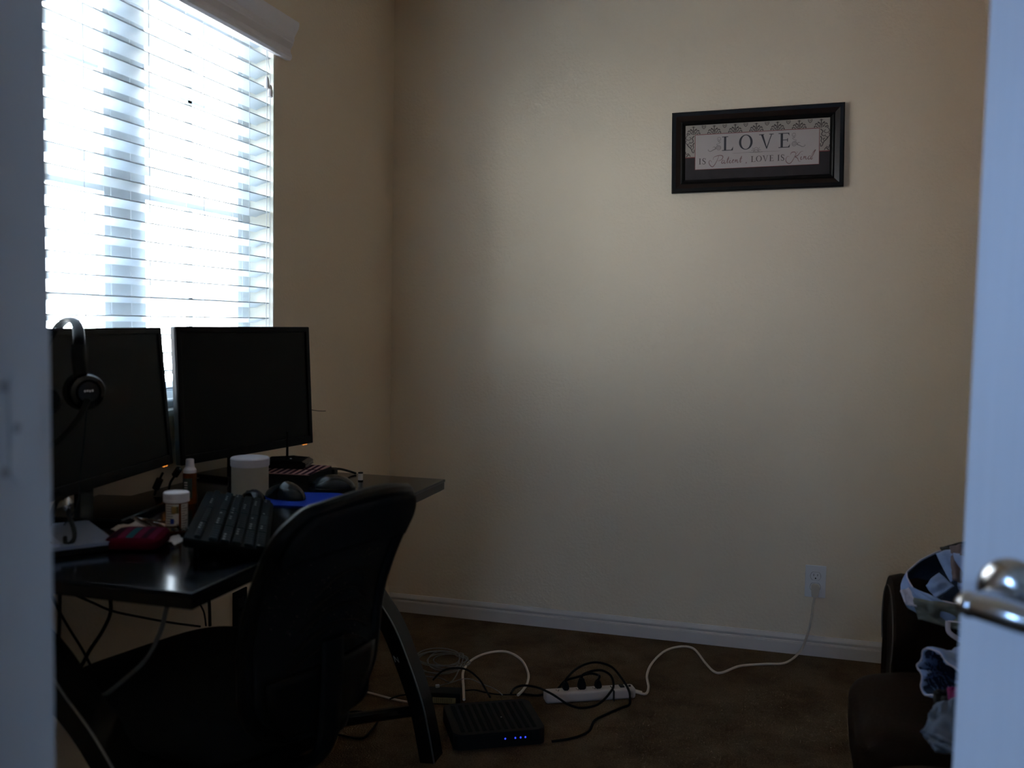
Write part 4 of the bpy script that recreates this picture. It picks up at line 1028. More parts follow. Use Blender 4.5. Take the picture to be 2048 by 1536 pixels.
def stripe(x0, x1, m, nm):
    b = MB(); b.grid(lambda u, v: wedge(Vector((x0 + (x1 - x0) * u, -PD * 0.36 + PD * 0.72 * v, PH + 0.0010 - 0.002 * abs(2 * v - 1) ** 4 - 0.001 * abs((x0 + (x1 - x0) * u) / (PW / 2)) ** 4))), 3, 12)
    b.build(nm, m, pbod)
stripe(-0.040, -0.027, M['darkstripe'], 'plum_stripe'); stripe(-0.026, -0.014, M['pink'], 'pink_stripe'); stripe(-0.012, 0.001, M['teal'], 'teal_stripe'); stripe(0.003, 0.015, M['pink'], 'pink_stripe'); stripe(0.016, 0.026, M['darkstripe'], 'plum_stripe'); stripe(0.028, 0.040, M['pink'], 'pink_stripe')

# crumpled paper, sunglasses, keys, tag
def sheet(name, corners, m, amp, seed, nu=18, nv=14, lift=0.0015, parent=None, solid=0.0008, flat=False):
    c = [Vector(q) for q in corners]
    def fn(u, v):
        p = (c[0] * (1 - u) + c[1] * u) * (1 - v) + (c[3] * (1 - u) + c[2] * u) * v
        h = noise.noise(Vector((u * 3.1 + seed, v * 2.7, seed * 1.7))) + 0.5 * noise.noise(Vector((u * 7 + seed, v * 6, seed)))
        p.z += lift + amp * max(0.0, 0.35 + h) if not flat else lift + amp * h
        p.x += amp * 0.6 * noise.noise(Vector((u * 4, v * 4, seed + 9))); p.y += amp * 0.6 * noise.noise(Vector((u * 4, v * 4, seed + 19)))
        return p
    b = MB(); b.grid(fn, nu, nv)
    return b.build(name, m, parent, world=bool(parent), solid=solid)
o_ = sheet('crumpled_paper', [lay(221, 1062), lay(300, 1082), lay(352, 1052), lay(290, 1041)], M['tissue'], 0.008, 3.0)
tag(o_, 'crumpled beige tissue paper under the brown sunglasses', 'paper')
o_ = sheet('paper_tag', [lay(325, 1083), lay(350, 1092), lay(369, 1083), lay(358, 1072)], M['paper'], 0.003, 5.0)
tag(o_, 'small folded white paper slip in front of the keyboard', 'paper')
sg = thing('sunglasses', 'brown tortoiseshell sunglasses lying on the tissue paper', 'sunglasses', (*lay(300, 1070).xy, DZ + 0.012), -0.42)
b = MB(); b.ell((-0.030, 0, 0.010), (0.026, 0.0035, 0.015), rot=rotm(0.9, 0, 0)); b.ell((0.030, 0, 0.010), (0.026, 0.0035, 0.015), rot=rotm(0.9, 0, 0)); b.build('lenses', M['lens'], sg)
b = MB()
for s_ in (-1, 1):
    b.tube([Vector((s_ * 0.030, 0, 0.010)) + rotm(0.9, 0, 0) @ Vector((0.028 * math.cos(a), 0, 0.017 * math.sin(a))) for a in [q * PI / 8 for q in range(16)]], 0.0019, n=6, closed=True)
b.tube([(-0.006, 0.002, 0.012), (0, 0.003, 0.014), (0.006, 0.002, 0.012)], 0.0018, n=6); b.build('rims', M['tort'], sg)
b = MB(); b.tube([(-0.057, 0.0, 0.012), (-0.050, 0.02, 0.008), (0.0, 0.034, 0.006), (0.045, 0.036, 0.002)], 0.0022, n=6); b.build('temple', M['tort'], sg)
b = MB(); b.tube([(0.057, 0.0, 0.012), (0.052, 0.028, 0.008), (0.01, 0.045, 0.005), (-0.04, 0.046, 0.002)], 0.0022, n=6); b.build('temple', M['tort'], sg)
ky = thing('key_ring', 'bunch of brass and steel keys between sunglasses and pill bottle', 'keys', (*lay(352, 1068).xy, DZ + 0.006), 0.3)
b = MB(); b.tube([(0.011 * math.cos(a), 0.011 * math.sin(a), 0.004) for a in [q * PI / 8 for q in range(16)]], 0.0009, n=6, closed=True); b.build('ring', M['steel'], ky)
for i, (a, m) in enumerate(((0.2, 'steel'), (1.0, 'gold'), (2.4, 'gold'), (3.6, 'steel'), (4.6, 'gold'))):
    R_ = rotm(0.25 * (i % 3 - 1), 0.2, a)
    b = MB(); b.cyl(R_ @ Vector((0.017, 0, 0.003 + i * 0.0015)), R_ @ Vector((0.017, 0, 0.0045 + i * 0.0015)), 0.0085, n=20); b.box(R_ @ Vector((0.034, 0, 0.004 + i * 0.0015)), (0.022, 0.005, 0.0014), rot=R_); b.build('key', M[m], ky)

# ------------------------------------------------------------------ office chair
CHX, CHY = 0.480, -1.965
ch = thing('office_chair', 'black mesh-back office chair pushed up to the desk, its back to the door', 'chair', (CHX, CHY, 0), math.atan2(0.25, -0.968))
# local: +x is where the sitter faces, y across
b = MB(); b.grid(lambda u, v: super2(u, v, 0.240, 0.222, 0.045, 0.45) + Vector((0.0, -0.02, 0.465)), 48, 20, wrap=True); b.build('seat', M['chairfab'], ch)
b = MB(); b.grid(lambda u, v: super2(u, v, 0.205, 0.20, 0.030, 0.5) + Vector((-0.02, 0, 0.410)), 36, 14, wrap=True); b.build('seat_pan', M['chairplastic'], ch)
def back_pt(u, v, off=0.0):      # u -1..1, v 0..1
    z = 0.455 + 0.415 * v
    hw = 0.152 + 0.010 * math.sin(min(1, v / 0.55) * PI / 2) + 0.008 * v
    # rounded corners
    if v > 0.86: hw *= math.sqrt(max(0.0, 1 - ((v - 0.86) / 0.16) ** 2 * 0.55))
    if v < 0.22: hw *= math.sqrt(max(0.02, 1 - ((0.22 - v) / 0.23) ** 2 * 0.75))
    x = -0.232 - 0.02 * v - 0.085 * max(0, v - 0.42) ** 1.6 / (0.58 ** 1.6) - 0.03 * (1 - u * u) - off
    zz = z - 0.018 * u * u * v
    return Vector((x, u * hw - 0.018, zz))
b = MB(); b.grid(lambda a, c: back_pt(a * 1.9 - 0.95, 0.03 + 0.94 * c), 26, 26); b.build('back_mesh', M['mesh'], ch, solid=0.004)
out_ = [back_pt(-1, q / 14) for q in range(15)] + [back_pt(-1 + 2 * q / 10, 1.0) for q in range(1, 10)] + [back_pt(1, 1 - q / 14) for q in range(15)] + [back_pt(1 - 2 * q / 10, 0.0) for q in range(1, 10)]
b = MB(); b.tube(out_, 0.014, n=10, k=3, closed=True); b.build('back_frame', M['chairplastic'], ch)
b = MB()
b.grid(lambda a, c: back_pt(a * 1.84 - 0.92, 0.80 + 0.19 * c, 0.008), 20, 8); b.build('headrest_band', M['chairfab'], ch, solid=0.026)
# lumbar support made of bowed ribs behind the mesh
b = MB()
for i in range(5):
    v0 = 0.30 + 0.075 * i; w = 0.62 - 0.06 * i
    b.tube([back_pt(w * (q / 6 * 2 - 1), v0 + 0.07 * (1 - abs(q / 6 * 2 - 1) ** 2), 0.016) for q in range(7)], 0.0055, n=8, flat=0.5)
b.build('lumbar_ribs', M['lumbar'], ch)
b = MB(); b.grid(lambda a, c: back_pt(a * 1.7 - 0.85, 0.02 + 0.26 * c, 0.012), 16, 8); b.build('back_shell', M['chairplastic'], ch, solid=0.012)
b = MB(); b.tube([(-0.05, 0, 0.375), (-0.20, 0, 0.375), (-0.275, 0, 0.42), (-0.292, 0, 0.52), (-0.295, 0, 0.62)], 0.026, n=12, flat=0.45); b.build('back_bar', M['chairplastic'], ch)
b = MB(); b.box((0, 0, 0.370), (0.20, 0.14, 0.045), bev=0.012); b.build('tilt_mechanism', M['chairplastic'], ch)
b = MB(); b.cyl((0, 0, 0.09), (0, 0, 0.26), 0.025, n=24); b.cyl((0, 0, 0.25), (0, 0, 0.36), 0.014, n=20); b.build('gas_lift', M['deskmetal'], ch)
b = MB(); b.cyl((0, 0, 0.075), (0, 0, 0.125), 0.036, 0.030, n=24); b.build('hub', M['chairplastic'], ch)
for i in range(5):
    a = 2 * PI * i / 5 + 0.35; c_, s_ = math.cos(a), math.sin(a)
    b = MB(); b.tube([(0.02 * c_, 0.02 * s_, 0.105), (0.15 * c_, 0.15 * s_, 0.095), (0.27 * c_, 0.27 * s_, 0.072)], 0.02, n=10, radii=lambda t: 0.024 - 0.009 * t); lg_ = b.build('star_leg', M['chairplastic'], ch)
    b = MB(); px, py = 0.275 * c_, 0.275 * s_
    b.cyl((px, py, 0.05), (px, py, 0.075), 0.008, n=12)
    for sd in (-1, 1): b.cyl((px - s_ * sd * 0.006, py + c_ * sd * 0.006, 0.026), (px - s_ * sd * 0.022, py + c_ * sd * 0.022, 0.026), 0.026, n=20)
    b.build('caster', M['black'], lg_)

# ------------------------------------------------------------------ cables hanging under the desk
def cab(label, pts, r, m, name='cable', cat='cable'):
    b = MB(); b.tube(pts, r, n=8)
    return tag(b.build(name, m), label, cat, 'cables hanging under the desk' if pts[0].z > 0.2 else 'loose cables on the carpet')
U = lambda x, y, X=0.25: GX(x, y, X)
cab('thin black cable sagging from the desk underside across the wall to the right', [U(150, 1190, 0.10), U(185, 1205, 0.08), U(225, 1222, 0.07), U(280, 1234, 0.06), U(340, 1245, 0.06), U(400, 1253, 0.06)], 0.0028, M['black'])
cab('black cable hanging straight then bending back to the left under the desk', [U(220, 1192, 0.20), U(221, 1225, 0.20), U(205, 1262, 0.20), U(180, 1300, 0.20), U(160, 1335, 0.20), U(140, 1346, 0.20)], 0.0036, M['black'])
cab('black cable slanting down from the desk near the left jamb', [U(103, 1188, 0.16), U(120, 1225, 0.16), U(140, 1260, 0.16), U(165, 1300, 0.16), U(188, 1345, 0.16)], 0.0026, M['black'])
cab('short black cable dropping vertically under the desk near the chair back', [U(418, 1195, 0.14), U(419, 1220, 0.14), U(420, 1252, 0.14)], 0.0040, M['black'])
cab('thin curved black cable beside the vertical one under the desk', [U(398, 1205, 0.12), U(408, 1225, 0.12), U(412, 1252, 0.12)], 0.0022, M['black'])
cab('thick grey cable curving from the desk’s near corner down to its left leg'.replace('’', "'"), [GY(336, 1205, -2.12), GY(331, 1225, -2.12), GY(320, 1265, -2.12), GY(292, 1318, -2.12), GY(245, 1362, -2.12), GY(205, 1392, -2.12), GY(172, 1400, -2.12)], 0.0042, M['grey'])
cab('black cable hanging vertically by the left jamb under the desk', [U(120, 1190, 0.22), U(119, 1250, 0.22), U(117, 1310, 0.22), U(124, 1345, 0.22)], 0.0030, M['black'])
lw_ = thing('wall_outlet', 'dark outlet on the window wall, half hidden behind the chair', 'outlet', (0, GX(478, 1218, 0).y, GX(478, 1218, 0).z))
b = MB(); b.box((0.003, 0, 0), (0.006, 0.07, 0.114), bev=0.002); b.build('cover_plate', M['kbbody'], lw_)
b = MB(); b.box((0.0066, 0, 0.0195), (0.0015, 0.032, 0.028), bev=0.0005); b.box((0.0066, 0, -0.0195), (0.0015, 0.032, 0.028), bev=0.0005); b.build('receptacle', M['black'], lw_)

# ------------------------------------------------------------------ modem on the carpet
f0, f1 = G(897, 1506, 0.0), G(1102, 1489, 0.0)
md_ang = math.atan2((f1 - f0).y, (f1 - f0).x); mw_, mdp, mh = 0.255, 0.215, 0.046
modem = thing('modem', 'low black modem box with four blue lights on the carpet', 'modem', (*((f0 + f1) / 2).xy, 0), md_ang)
b = MB()
b.prism([(a, c + mdp / 2) for a, c in rounded(mw_, mdp, 0.020)], lambda u, v, w: Vector((u, v, w)), 0.004, mh)
bmesh.ops.bevel(b.bm, geom=[e for e in b.bm.edges if abs(e.verts[0].co.z - e.verts[1].co.z) < 1e-5 and e.verts[0].co.z > 0.02], offset=0.003, segments=2, affect='EDGES')
b.build('casing', M['black'], modem, sharp=0.5)
b = MB()
for i in range(11): b.box((-0.100 + i * 0.020, mdp / 2, mh + 0.0004), (0.011, 0.180, 0.0016), bev=0.0005, seg=1)
b.build('vent_ribs', M['blackmatte'], modem)
b = MB(); b.ell((0.022, 0.095, mh + 0.0014), (0.002, 0.002, 0.0006)); b.build('maker_mark', M['legend'], modem, label='tiny pale emblem on top')
ledx = [1010, 1031, 1042, 1052]
for px in ledx:
    q = G(px, 1483, 0.018); lx = (rotm(rz=-md_ang) @ (q - Vector((*((f0 + f1) / 2).xy, 0)))).x
    b = MB(); b.ell((lx, -0.0004, 0.027), (0.0021, 0.0008, 0.0026)); b.build('status_light', M['blueled'], modem, label='glowing blue status light')
b = MB(); b.box((0.084, -0.0006, 0.025), (0.004, 0.0012, 0.020)); b.build('front_slot', M['kbbody'], modem)
for sx in (-0.09, 0.09):
    for sy in (0.03, 0.18):
        b = MB(); b.cyl((sx, sy, 0), (sx, sy, 0.005), 0.008, n=12); b.build('rubber_foot', M['blackmatte'], modem)

# power brick behind it
bk = G(890, 1380, 0.03); pwb = thing('power_adapter', 'black power adapter with yellowish label behind the modem', 'adapter', (*G(888, 1390, 0.02).xy, 0), 0.22)
b = MB(); b.box((0, 0, 0.018), (0.105, 0.055, 0.036), bev=0.004); b.build('adapter_body', M['black'], pwb)
b = MB(); b.box((0.004, -0.0279, 0.014), (0.070, 0.0006, 0.018)); lb_ = b.build('label_sheet', M['gold'], pwb, smooth=False, label='pale yellow printed label')
lb_.data.materials[0] = mat('pale_yellow_label', (0.34, 0.28, 0.14), 0.7, var=0.3, vscale=160)
b = MB()
for i in range(9): b.box((-0.026 + i * 0.0065, -0.0284, 0.014), (0.0012, 0.0004, 0.014))
b.build('label_print', M['inksoft'], lb_)

# power strip
s0, s1 = G(1094, 1408, 0.0), G(1268, 1397, 0.0)
sang = math.atan2((s1 - s0).y, (s1 - s0).x); SL = (s1 - s0).length + 0.01
ps = thing('power_strip', 'beige-white power strip with ivory cord running to the wall outlet, holding three black plugs', 'power strip', (*((s0 + s1) / 2).xy, 0), sang)
b = MB(); b.box((0, 0.015, 0.018), (SL, 0.044, 0.034), bev=0.009, seg=3); b.build('strip_housing', M['striplastic'], ps)
def loc_s(px, py, z): return rotm(rz=-sang) @ (G(px, py, z) - Vector((*((s0 + s1) / 2).xy, 0)))
for px in (1119, 1137, 1161, 1171, 1196, 1206, 1234):
    q = loc_s(px, 1386, 0.035); b = MB()
    b.box((q.x - 0.004, 0.016, 0.0352), (0.0016, 0.007, 0.0006)); b.box((q.x + 0.004, 0.016, 0.0352), (0.0016, 0.006, 0.0006)); b.cyl((q.x, 0.009, 0.035), (q.x, 0.009, 0.0356), 0.0024, n=10)
    b.build('socket', M['slot'], ps)
q = loc_s(1253, 1384, 0.036); b = MB(); b.box((q.x, 0.015, 0.0362), (0.014, 0.020, 0.004), bev=0.001); b.build('switch', M['slot'], ps, label='dark rocker switch')
q = loc_s(1266, 1380, 0.036); b = MB(); b.cyl((q.x, 0.012, 0.034), (q.x, 0.012, 0.0385), 0.004, n=12); b.build('reset_button', M['slot'], ps)
q = loc_s(1232, 1386, 0.036); b = MB(); b.box((q.x, 0.0, 0.0200), (0.0012, 0.0455, 0.0340), bev=0.0005); b.build('end_cap_seam', M['slot'], ps)

# three plugs with cords
plugs = [('small black plug in the strip, nearest the modem', (1137, 1389), 0.020, 0.010,
          [(1141, 1358, 0.062), (1150, 1340, 0.075), (1172, 1328, 0.07), (1197, 1325, 0.06), (1225, 1335, 0.05), (1247, 1362, 0.045), (1258, 1382, 0.045), (1260, 1398, 0.036), (1258, 1410, 0.010), (1240, 1417, 0.006), (1205, 1432, 0.005), (1188, 1442, 0.005), (1178, 1462, 0.005), (1150, 1475, 0.005), (1104, 1483, 0.006)]),
         ('tall black plug in the middle of the power strip', (1170, 1388), 0.026, 0.013,
          [(1175, 1350, 0.075), (1184, 1342, 0.08), (1205, 1341, 0.075), (1222, 1352, 0.06), (1227, 1372, 0.045), (1218, 1388, 0.045), (1205, 1402, 0.035), (1188, 1412, 0.012), (1160, 1416, 0.010), (1135, 1408, 0.028), (1118, 1397, 0.043), (1100, 1386, 0.043), (1075, 1375, 0.02), (1048, 1371, 0.02), (1030, 1376, 0.015), (1022, 1387, 0.02)]),
         ('black plug in the strip nearest the white cord', (1204, 1387), 0.019, 0.011,
          [(1203, 1362, 0.055), (1196, 1350, 0.065), (1180, 1347, 0.065), (1155, 1354, 0.055), (1130, 1362, 0.03), (1115, 1378, 0.01), (1098, 1386, 0.006), (1075, 1391, 0.005), (1045, 1388, 0.005)])]
for lab, (px, py), hh, rw, cord in plugs:
    q = G(px, py, 0.034); d0 = G(*cord[0][:2], 0.034)
    base = loc_s(px, py, 0.034); pw = rotm(rz=sang) @ Vector((base.x, 0.014, 0)) + Vector((*((s0 + s1) / 2).xy, 0.0352))
    t = thing('power_plug', lab, 'plug', pw, sang, 'black plugs in the power strip')
    b = MB(); b.prism([(-rw * 0.8, 0), (rw * 0.8, 0), (rw, 0.010), (rw * 0.75, hh * 0.8), (rw * 0.4, hh * 1.35), (-rw * 0.4, hh * 1.35), (-rw * 0.75, hh * 0.8), (-rw, 0.010)], lambda u, v, w: Vector((u, w, v)), -0.010, 0.010)
    bmesh.ops.bevel(b.bm, geom=list(b.bm.edges), offset=0.0025, segments=2, affect='EDGES'); b.build('plug_body', M['blackmatte'], t)
    pts = [pw + Vector((0, 0, hh * 1.3))] + [G(*c) for c in cord]
    pts[1] = pw + Vector((0.004, 0.0, hh * 1.3 + 0.012))
    b = MB(); b.tube(pts, 0.0036, n=8); b.build('cord', M['blackmatte'], t, world=True)

# ivory cord from the strip to the wall outlet
b = MB()
end = rotm(rz=sang) @ Vector((SL / 2, 0.015, 0)) + Vector((*((s0 + s1) / 2).xy, 0.018))
pts = [end] + [G(*c) for c in ((1290, 1388, 0.010), (1297, 1375, 0.006), (1294, 1350, 0.006), (1305, 1325, 0.006), (1330, 1302, 0.006), (1362, 1293, 0.006), (1388, 1298, 0.006), (1410, 1325, 0.006), (1428, 1343, 0.006), (1445, 1345, 0.006), (1480, 1332, 0.006), (1530, 1328, 0.006), (1572, 1325, 0.010))]
pts += [GY(1600, 1303, -0.035), GY(1613, 1275, -0.030), GY(1622, 1240, -0.030), GY(1627, 1205, -0.028), Vector((ox, -0.026, oz - 0.052))]
b.tube(pts, 0.0040, n=10); ic = b.build('power_cord', M['ivory'], ps, world=True, label='ivory power cord')
b = MB(); b.prism([(-0.011, -0.052), (0.009, -0.052), (0.0145, -0.020), (0.0145, -0.010), (0.009, -0.0065), (-0.010, -0.0065), (-0.0145, -0.010), (-0.0145, -0.022)], lambda u, v, w: Vector((ox + u, w, oz + v)), -0.0075, -0.034)
bmesh.ops.bevel(b.bm, geom=list(b.bm.edges), offset=0.003, segments=2, affect='EDGES'); b.build('plug', M['ivory'], ic, world=True, label='ivory angled plug')
b = MB(); b.tube([end - Vector((0.0, 0, 0)), end + (G(1290, 1388, 0.010) - end) * 0.7], 0.006, n=10, spline=False); b.build('strain_relief', M['ivory'], ic, world=True)

# loose cables on the carpet
F = lambda *c: [G(*q) for q in c]
cab('white coaxial-style cable standing in a tall loop behind the modem', F((928, 1399, 0.05), (927, 1375, 0.035), (926, 1345, 0.012), (938, 1325, 0.006), (958, 1312, 0.006), (985, 1304, 0.006), (1015, 1304, 0.006), (1042, 1319, 0.006), (1056, 1345, 0.006), (1055, 1365, 0.006), (1046, 1380, 0.010), (1036, 1390, 0.02)), 0.0042, M['ivory'])
g = MB()
cc = G(884, 1325, 0.005)
ua = (G(934, 1327, 0.005) - cc); va = (G(880, 1349, 0.005) - cc)
pts = []
for i in range(84):
    a = i * 2 * PI / 12; lp = i // 12
    sx = (1.0, 0.86, 0.95, 0.72, 0.90, 0.62, 0.98)[lp]; sy = (0.95, 0.7, 1.0, 0.55, 0.8, 0.85, 0.6)[lp]
    sh = Vector(((-.015, .02, 0, .03, -.02, .01, 0)[lp], (0, .012, -.01, .01, .02, -.012, 0)[lp], 0))
    pts.append(cc + sh + ua * math.cos(a) * sx + va * math.sin(a) * sy + Vector((0, 0, 0.001 + 0.0022 * lp)))
pts += F((905, 1362, 0.008), (880, 1356, 0.008), (850, 1352, 0.006))
g.tube(pts, 0.0021, n=6, k=4); tag(g.build('cable', M['grey']), 'flat coil of thin grey cable behind the curved desk leg', 'cable', 'loose cables on the carpet')
cab('thin black cable arching from the adapter over to the modem', F((866, 1360, 0.03), (885, 1342, 0.05), (910, 1336, 0.06), (935, 1340, 0.06), (958, 1358, 0.05), (972, 1380, 0.04), (980, 1394, 0.045)), 0.0030, M['blackmatte'])
cab('thin dark cable running low from the adapter to the modem’s right'.replace('’', "'"), F((930, 1381, 0.006), (950, 1380, 0.006), (972, 1385, 0.006), (1000, 1389, 0.006), (1045, 1389, 0.006)), 0.0022, M['blackmatte'])
tc_ = thing('phone_cable', 'thin grey phone cable with clear plug lying over the adapter', 'cable', G(877, 1372, 0.045))
b = MB(); b.tube(F((880, 1371, 0.045), (900, 1366, 0.042), (922, 1359, 0.03), (940, 1358, 0.015), (965, 1368, 0.012), (990, 1378, 0.02), (1005, 1390, 0.045)), 0.0015, n=6); b.build('cord', M['grey'], tc_, world=True)
b = MB(); b.box(G(875, 1372, 0.0435), (0.012, 0.009, 0.008), bev=0.001, rot=rotm(0, 0, 0.6)); b.build('clip_plug', M['whiteplastic'], tc_, world=True)
cab('thin white cable on the carpet between the chair and the curved desk leg', F((690, 1366, 0.006), (702, 1373, 0.006), (725, 1382, 0.006), (752, 1389, 0.006), (785, 1398, 0.006), (815, 1404, 0.010)), 0.0034, M['ivory'])
cab('black cable looped on the carpet under the chair’s right side'.replace('’', "'"), F((600, 1438, 0.005), (606, 1455, 0.005), (640, 1465, 0.005), (680, 1470, 0.005), (722, 1477, 0.005), (742, 1462, 0.005), (757, 1438, 0.005), (752, 1428, 0.005), (730, 1424, 0.005), (700, 1424, 0.005), (650, 1436, 0.005)), 0.0032, M['blackmatte'])
cab('thin black cable with small plug inside the loop under the chair', F((610, 1450, 0.004), (640, 1443, 0.004), (675, 1445, 0.004), (700, 1442, 0.006), (712, 1428, 0.006)), 0.0020, M['blackmatte'])
cab('short black cable crossing the white one by the curved desk leg', F((780, 1398, 0.012), (800, 1391, 0.012), (820, 1389, 0.012)), 0.0024, M['blackmatte'])

# ------------------------------------------------------------------ leather sofa
SX = 1.66; sf = thing('leather_sofa', 'dark brown leather sofa along the right wall, heaped with clothes', 'sofa', (2.13, -1.70, 0))
def soft(m, c, s, e=0.35, amp=0.006, seed=0, n=44, q=24):
    c = Vector(c)
    def fn(u, v):
        p = super2(u, v, s[0] / 2, s[1] / 2, s[2] / 2, e)
        d = noise.noise((p + Vector((seed, 0, 0))) * 7) * amp
        return c + p * (1 + d / max(s) * 2) + Vector((0, 0, d))
    m.grid(fn, n, q, wrap=True); return m
SYa, SYb = -2.40, -1.04
b = MB(); b.box((2.15, (SYa + SYb) / 2, 0.17), (0.86, SYb - SYa - 0.02, 0.26), bev=0.03, seg=3); b.build('sofa_base', M['leather'], sf, world=True)
def arm(y0, y1, x0):
    b = MB()
    w = y1 - y0; cy = (y0 + y1) / 2
    prof = []
    for qn in range(25):
        a = -0.20 * PI + 1.40 * PI * qn / 24
        prof.append((cy + (w / 2) * math.cos(a), 0.495 + 0.105 * math.sin(a)))
    prof += [(cy - w / 2 + 0.022, 0.40), (cy - w / 2 + 0.022, 0.03), (cy + w / 2 - 0.022, 0.03), (cy + w / 2 - 0.022, 0.40)]
    n = len(prof); v = []; xs = [(x0 + 0.0, 0.86), (x0 - 0.014, 0.93), (x0 - 0.004, 0.985), (x0 + 0.02, 1.0), (2.57, 1.0)]
    xs = [(x0 + 0.012, 0.80), (x0 + 0.002, 0.90), (x0 + 0.006, 0.97), (x0 + 0.03, 1.0), (2.57, 1.0)]
    for x, s in xs:
        for (yy, zz) in prof: v.append(Vector((x, cy + (yy - cy) * s, 0.35 + (zz - 0.35) * s)))
    f = [(k * n + i, k * n + (i + 1) % n, (k + 1) * n + (i + 1) % n, (k + 1) * n + i) for k in range(len(xs) - 1) for i in range(n)]
    f += [tuple(range(n)), tuple(range((len(xs) - 1) * n, len(xs) * n))]
    b._faces_add(v, f); a_ = b.build('armrest', M['leather'], sf, world=True, sharp=0.9)
    s = MB(); s.tube([(x0 + 0.0015, cy + (yy - cy) * 0.885, 0.35 + (zz - 0.35) * 0.885) for yy, zz in prof[:26]], 0.0016, n=5, spline=False); s.build('stitching', M['stitch'], a_)
    st_ = s
    return a_
aa = arm(-1.315, -1.050, 1.735)
ab = arm(-2.40, -2.17, 1.800)
for o in [o for o in COL.objects if o.name.startswith('stitching')]:
    for v in o.data.vertices: v.co = mw(o.parent).inverted() @ v.co
for ya, yb in ((-1.745, -1.320), (-2.170, -1.750)):
    b = MB(); soft(b, (1.97, (ya + yb) / 2, 0.345), (0.66, yb - ya, 0.19), 0.38, 0.010, ya); b.build('seat_cushion', M['leather'], sf, world=True)
    b = MB(); soft(b, (2.40, (ya + yb) / 2, 0.66), (0.26, yb - ya, 0.50), 0.45, 0.012, ya + 3); b.build('back_cushion', M['leather'], sf, world=True)
b = MB(); b.box((2.50, (SYa + SYb) / 2, 0.44), (0.16, SYb - SYa - 0.04, 0.80), bev=0.04, seg=3); b.build('sofa_back', M['leather'], sf, world=True)

# ------------------------------------------------------------------ clothes heaped on the sofa
def garment_tube(name, label, path, ry, rz_, m, amp, seed, cat, inner=None, collapse=None, nu=48, nv=30, par=None, band=True):
    P = catmull(path, 6); n = len(P)
    def fn(u, v):
        s = v * (n - 1); i = min(int(s), n - 2); f = s - i
        p = P[i].lerp(P[i + 1], f); t = (P[i + 1] - P[i]).normalized()
        x = t.cross(Vector((0, 0, 1))).normalized(); y = x.cross(t).normalized()
        a = 2 * PI * u
        k_ = 1.0 if collapse is None else collapse(v)
        d = amp * (noise.noise(Vector((math.cos(a) * 1.6 + seed, math.sin(a) * 1.6, v * 5))) + 0.6 * noise.noise(Vector((math.cos(a) * 3.5, math.sin(a) * 3.5 + seed, v * 11))))
        return p + x * (ry + d) * math.cos(a) + y * (rz_ * k_ + d * 0.7) * math.sin(a)
    b = MB(); b.grid(fn, nu, nv, wrap=True)
    t = thing(name, label, cat, P[0])
    bd = b.build('cloth_body', m, t, world=True, solid=0.003)
    if inner:
        b = MB(); 
        def fi(u, v):
            q = fn(u, v * 0.8 + 0.01); s = (v * 0.8 + 0.01) * (n - 1); c = P[min(int(s), n - 1)]
            return c + (q - c) * 0.965
        b.grid(fi, nu, nv, wrap=True); b.build('shaded_inside', inner, t, world=True)
    if band:
        b = MB(); b.grid(lambda u, v: (lambda q, c: c + (q - c) * 1.02)(fn(u, v * 0.10), P[0]), nu, 3, wrap=True); b.build('waistband', m, t, world=True, solid=0.003)
        b = MB(); b.tube([(lambda q, c: c + (q - c) * 1.03)(fn(i / 24, 0.0), P[0]) for i in range(24)], 0.0016, n=5, closed=True); b.build('seam', M['whitecloth'], t, world=True)
    return t
# jeans whose open waist stands up on the arm
RIM = [GY(x, y, v) for x, y, v in ((1814, 1144, -1.235), (1819, 1166, -1.275), (1833, 1184, -1.300), (1858, 1197, -1.320), (1890, 1204, -1.330), (1930, 1210, -1.335),
        (1962, 1196, -1.310), (1965, 1150, -1.245), (1945, 1108, -1.180), (1915, 1098, -1.165), (1880, 1103, -1.170), (1845, 1119, -1.190))]
fj = thing('folded_jeans', 'light blue jeans heaped on the sofa arm, open waistband standing up', 'jeans', sum(RIM, Vector()) / len(RIM) - Vector((0, 0, 0.06)))
RC = catmull(RIM, 5, closed=True); RN = len(RC); cen = sum(RC, Vector()) / RN
def band(u, v, off=0.0, dep=0.042):
    i = int(u * RN) % RN; p = RC[i]; o_ = (p - cen); o_.z = 0; o_.normalize()
    w = 0.004 * noise.noise(Vector((i * 0.23, v * 2, 1.0)))
    return p + o_ * (0.010 * math.sin(v * 2.2) + w - off) + Vector((0, 0, -dep * v + 0.003 * math.sin(i * 0.7) * v))
b = MB(); b.grid(lambda u, v: band(u, v), RN, 6, wrap=True); b.build('waistband', M['denim'], fj, world=True, solid=0.0022)
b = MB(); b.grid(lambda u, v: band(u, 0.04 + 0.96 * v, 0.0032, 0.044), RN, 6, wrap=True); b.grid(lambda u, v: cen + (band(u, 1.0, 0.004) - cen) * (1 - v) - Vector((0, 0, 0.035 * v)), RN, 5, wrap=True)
b.build('shaded_inside', M['denimshade'], fj, world=True, label='inside of the jeans, coloured dark as shade')
b = MB(); b.tube([band(i / 48, 0.0) + Vector((0, 0, 0.001)) for i in range(48)], 0.0016, n=5, k=2, closed=True); b.build('seam', M['whitecloth'], fj, world=True)
def fold(corners, amp, seed, name, m, bow=0.02):
    c = [GY(*q) for q in corners]
    def fn(u, v):
        p = (c[0] * (1 - u) + c[1] * u) * (1 - v) + (c[3] * (1 - u) + c[2] * u) * v
        h = noise.noise(Vector((u * 3 + seed, v * 3, seed)))
        return p + Vector((-0.3, -0.8, 0.45)) * (bow * math.sin(PI * u) * math.sin(PI * (0.2 + 0.8 * v)) + amp * h)
    b = MB(); b.grid(fn, 16, 16); return b.build(name, m, fj, world=True, solid=0.003)
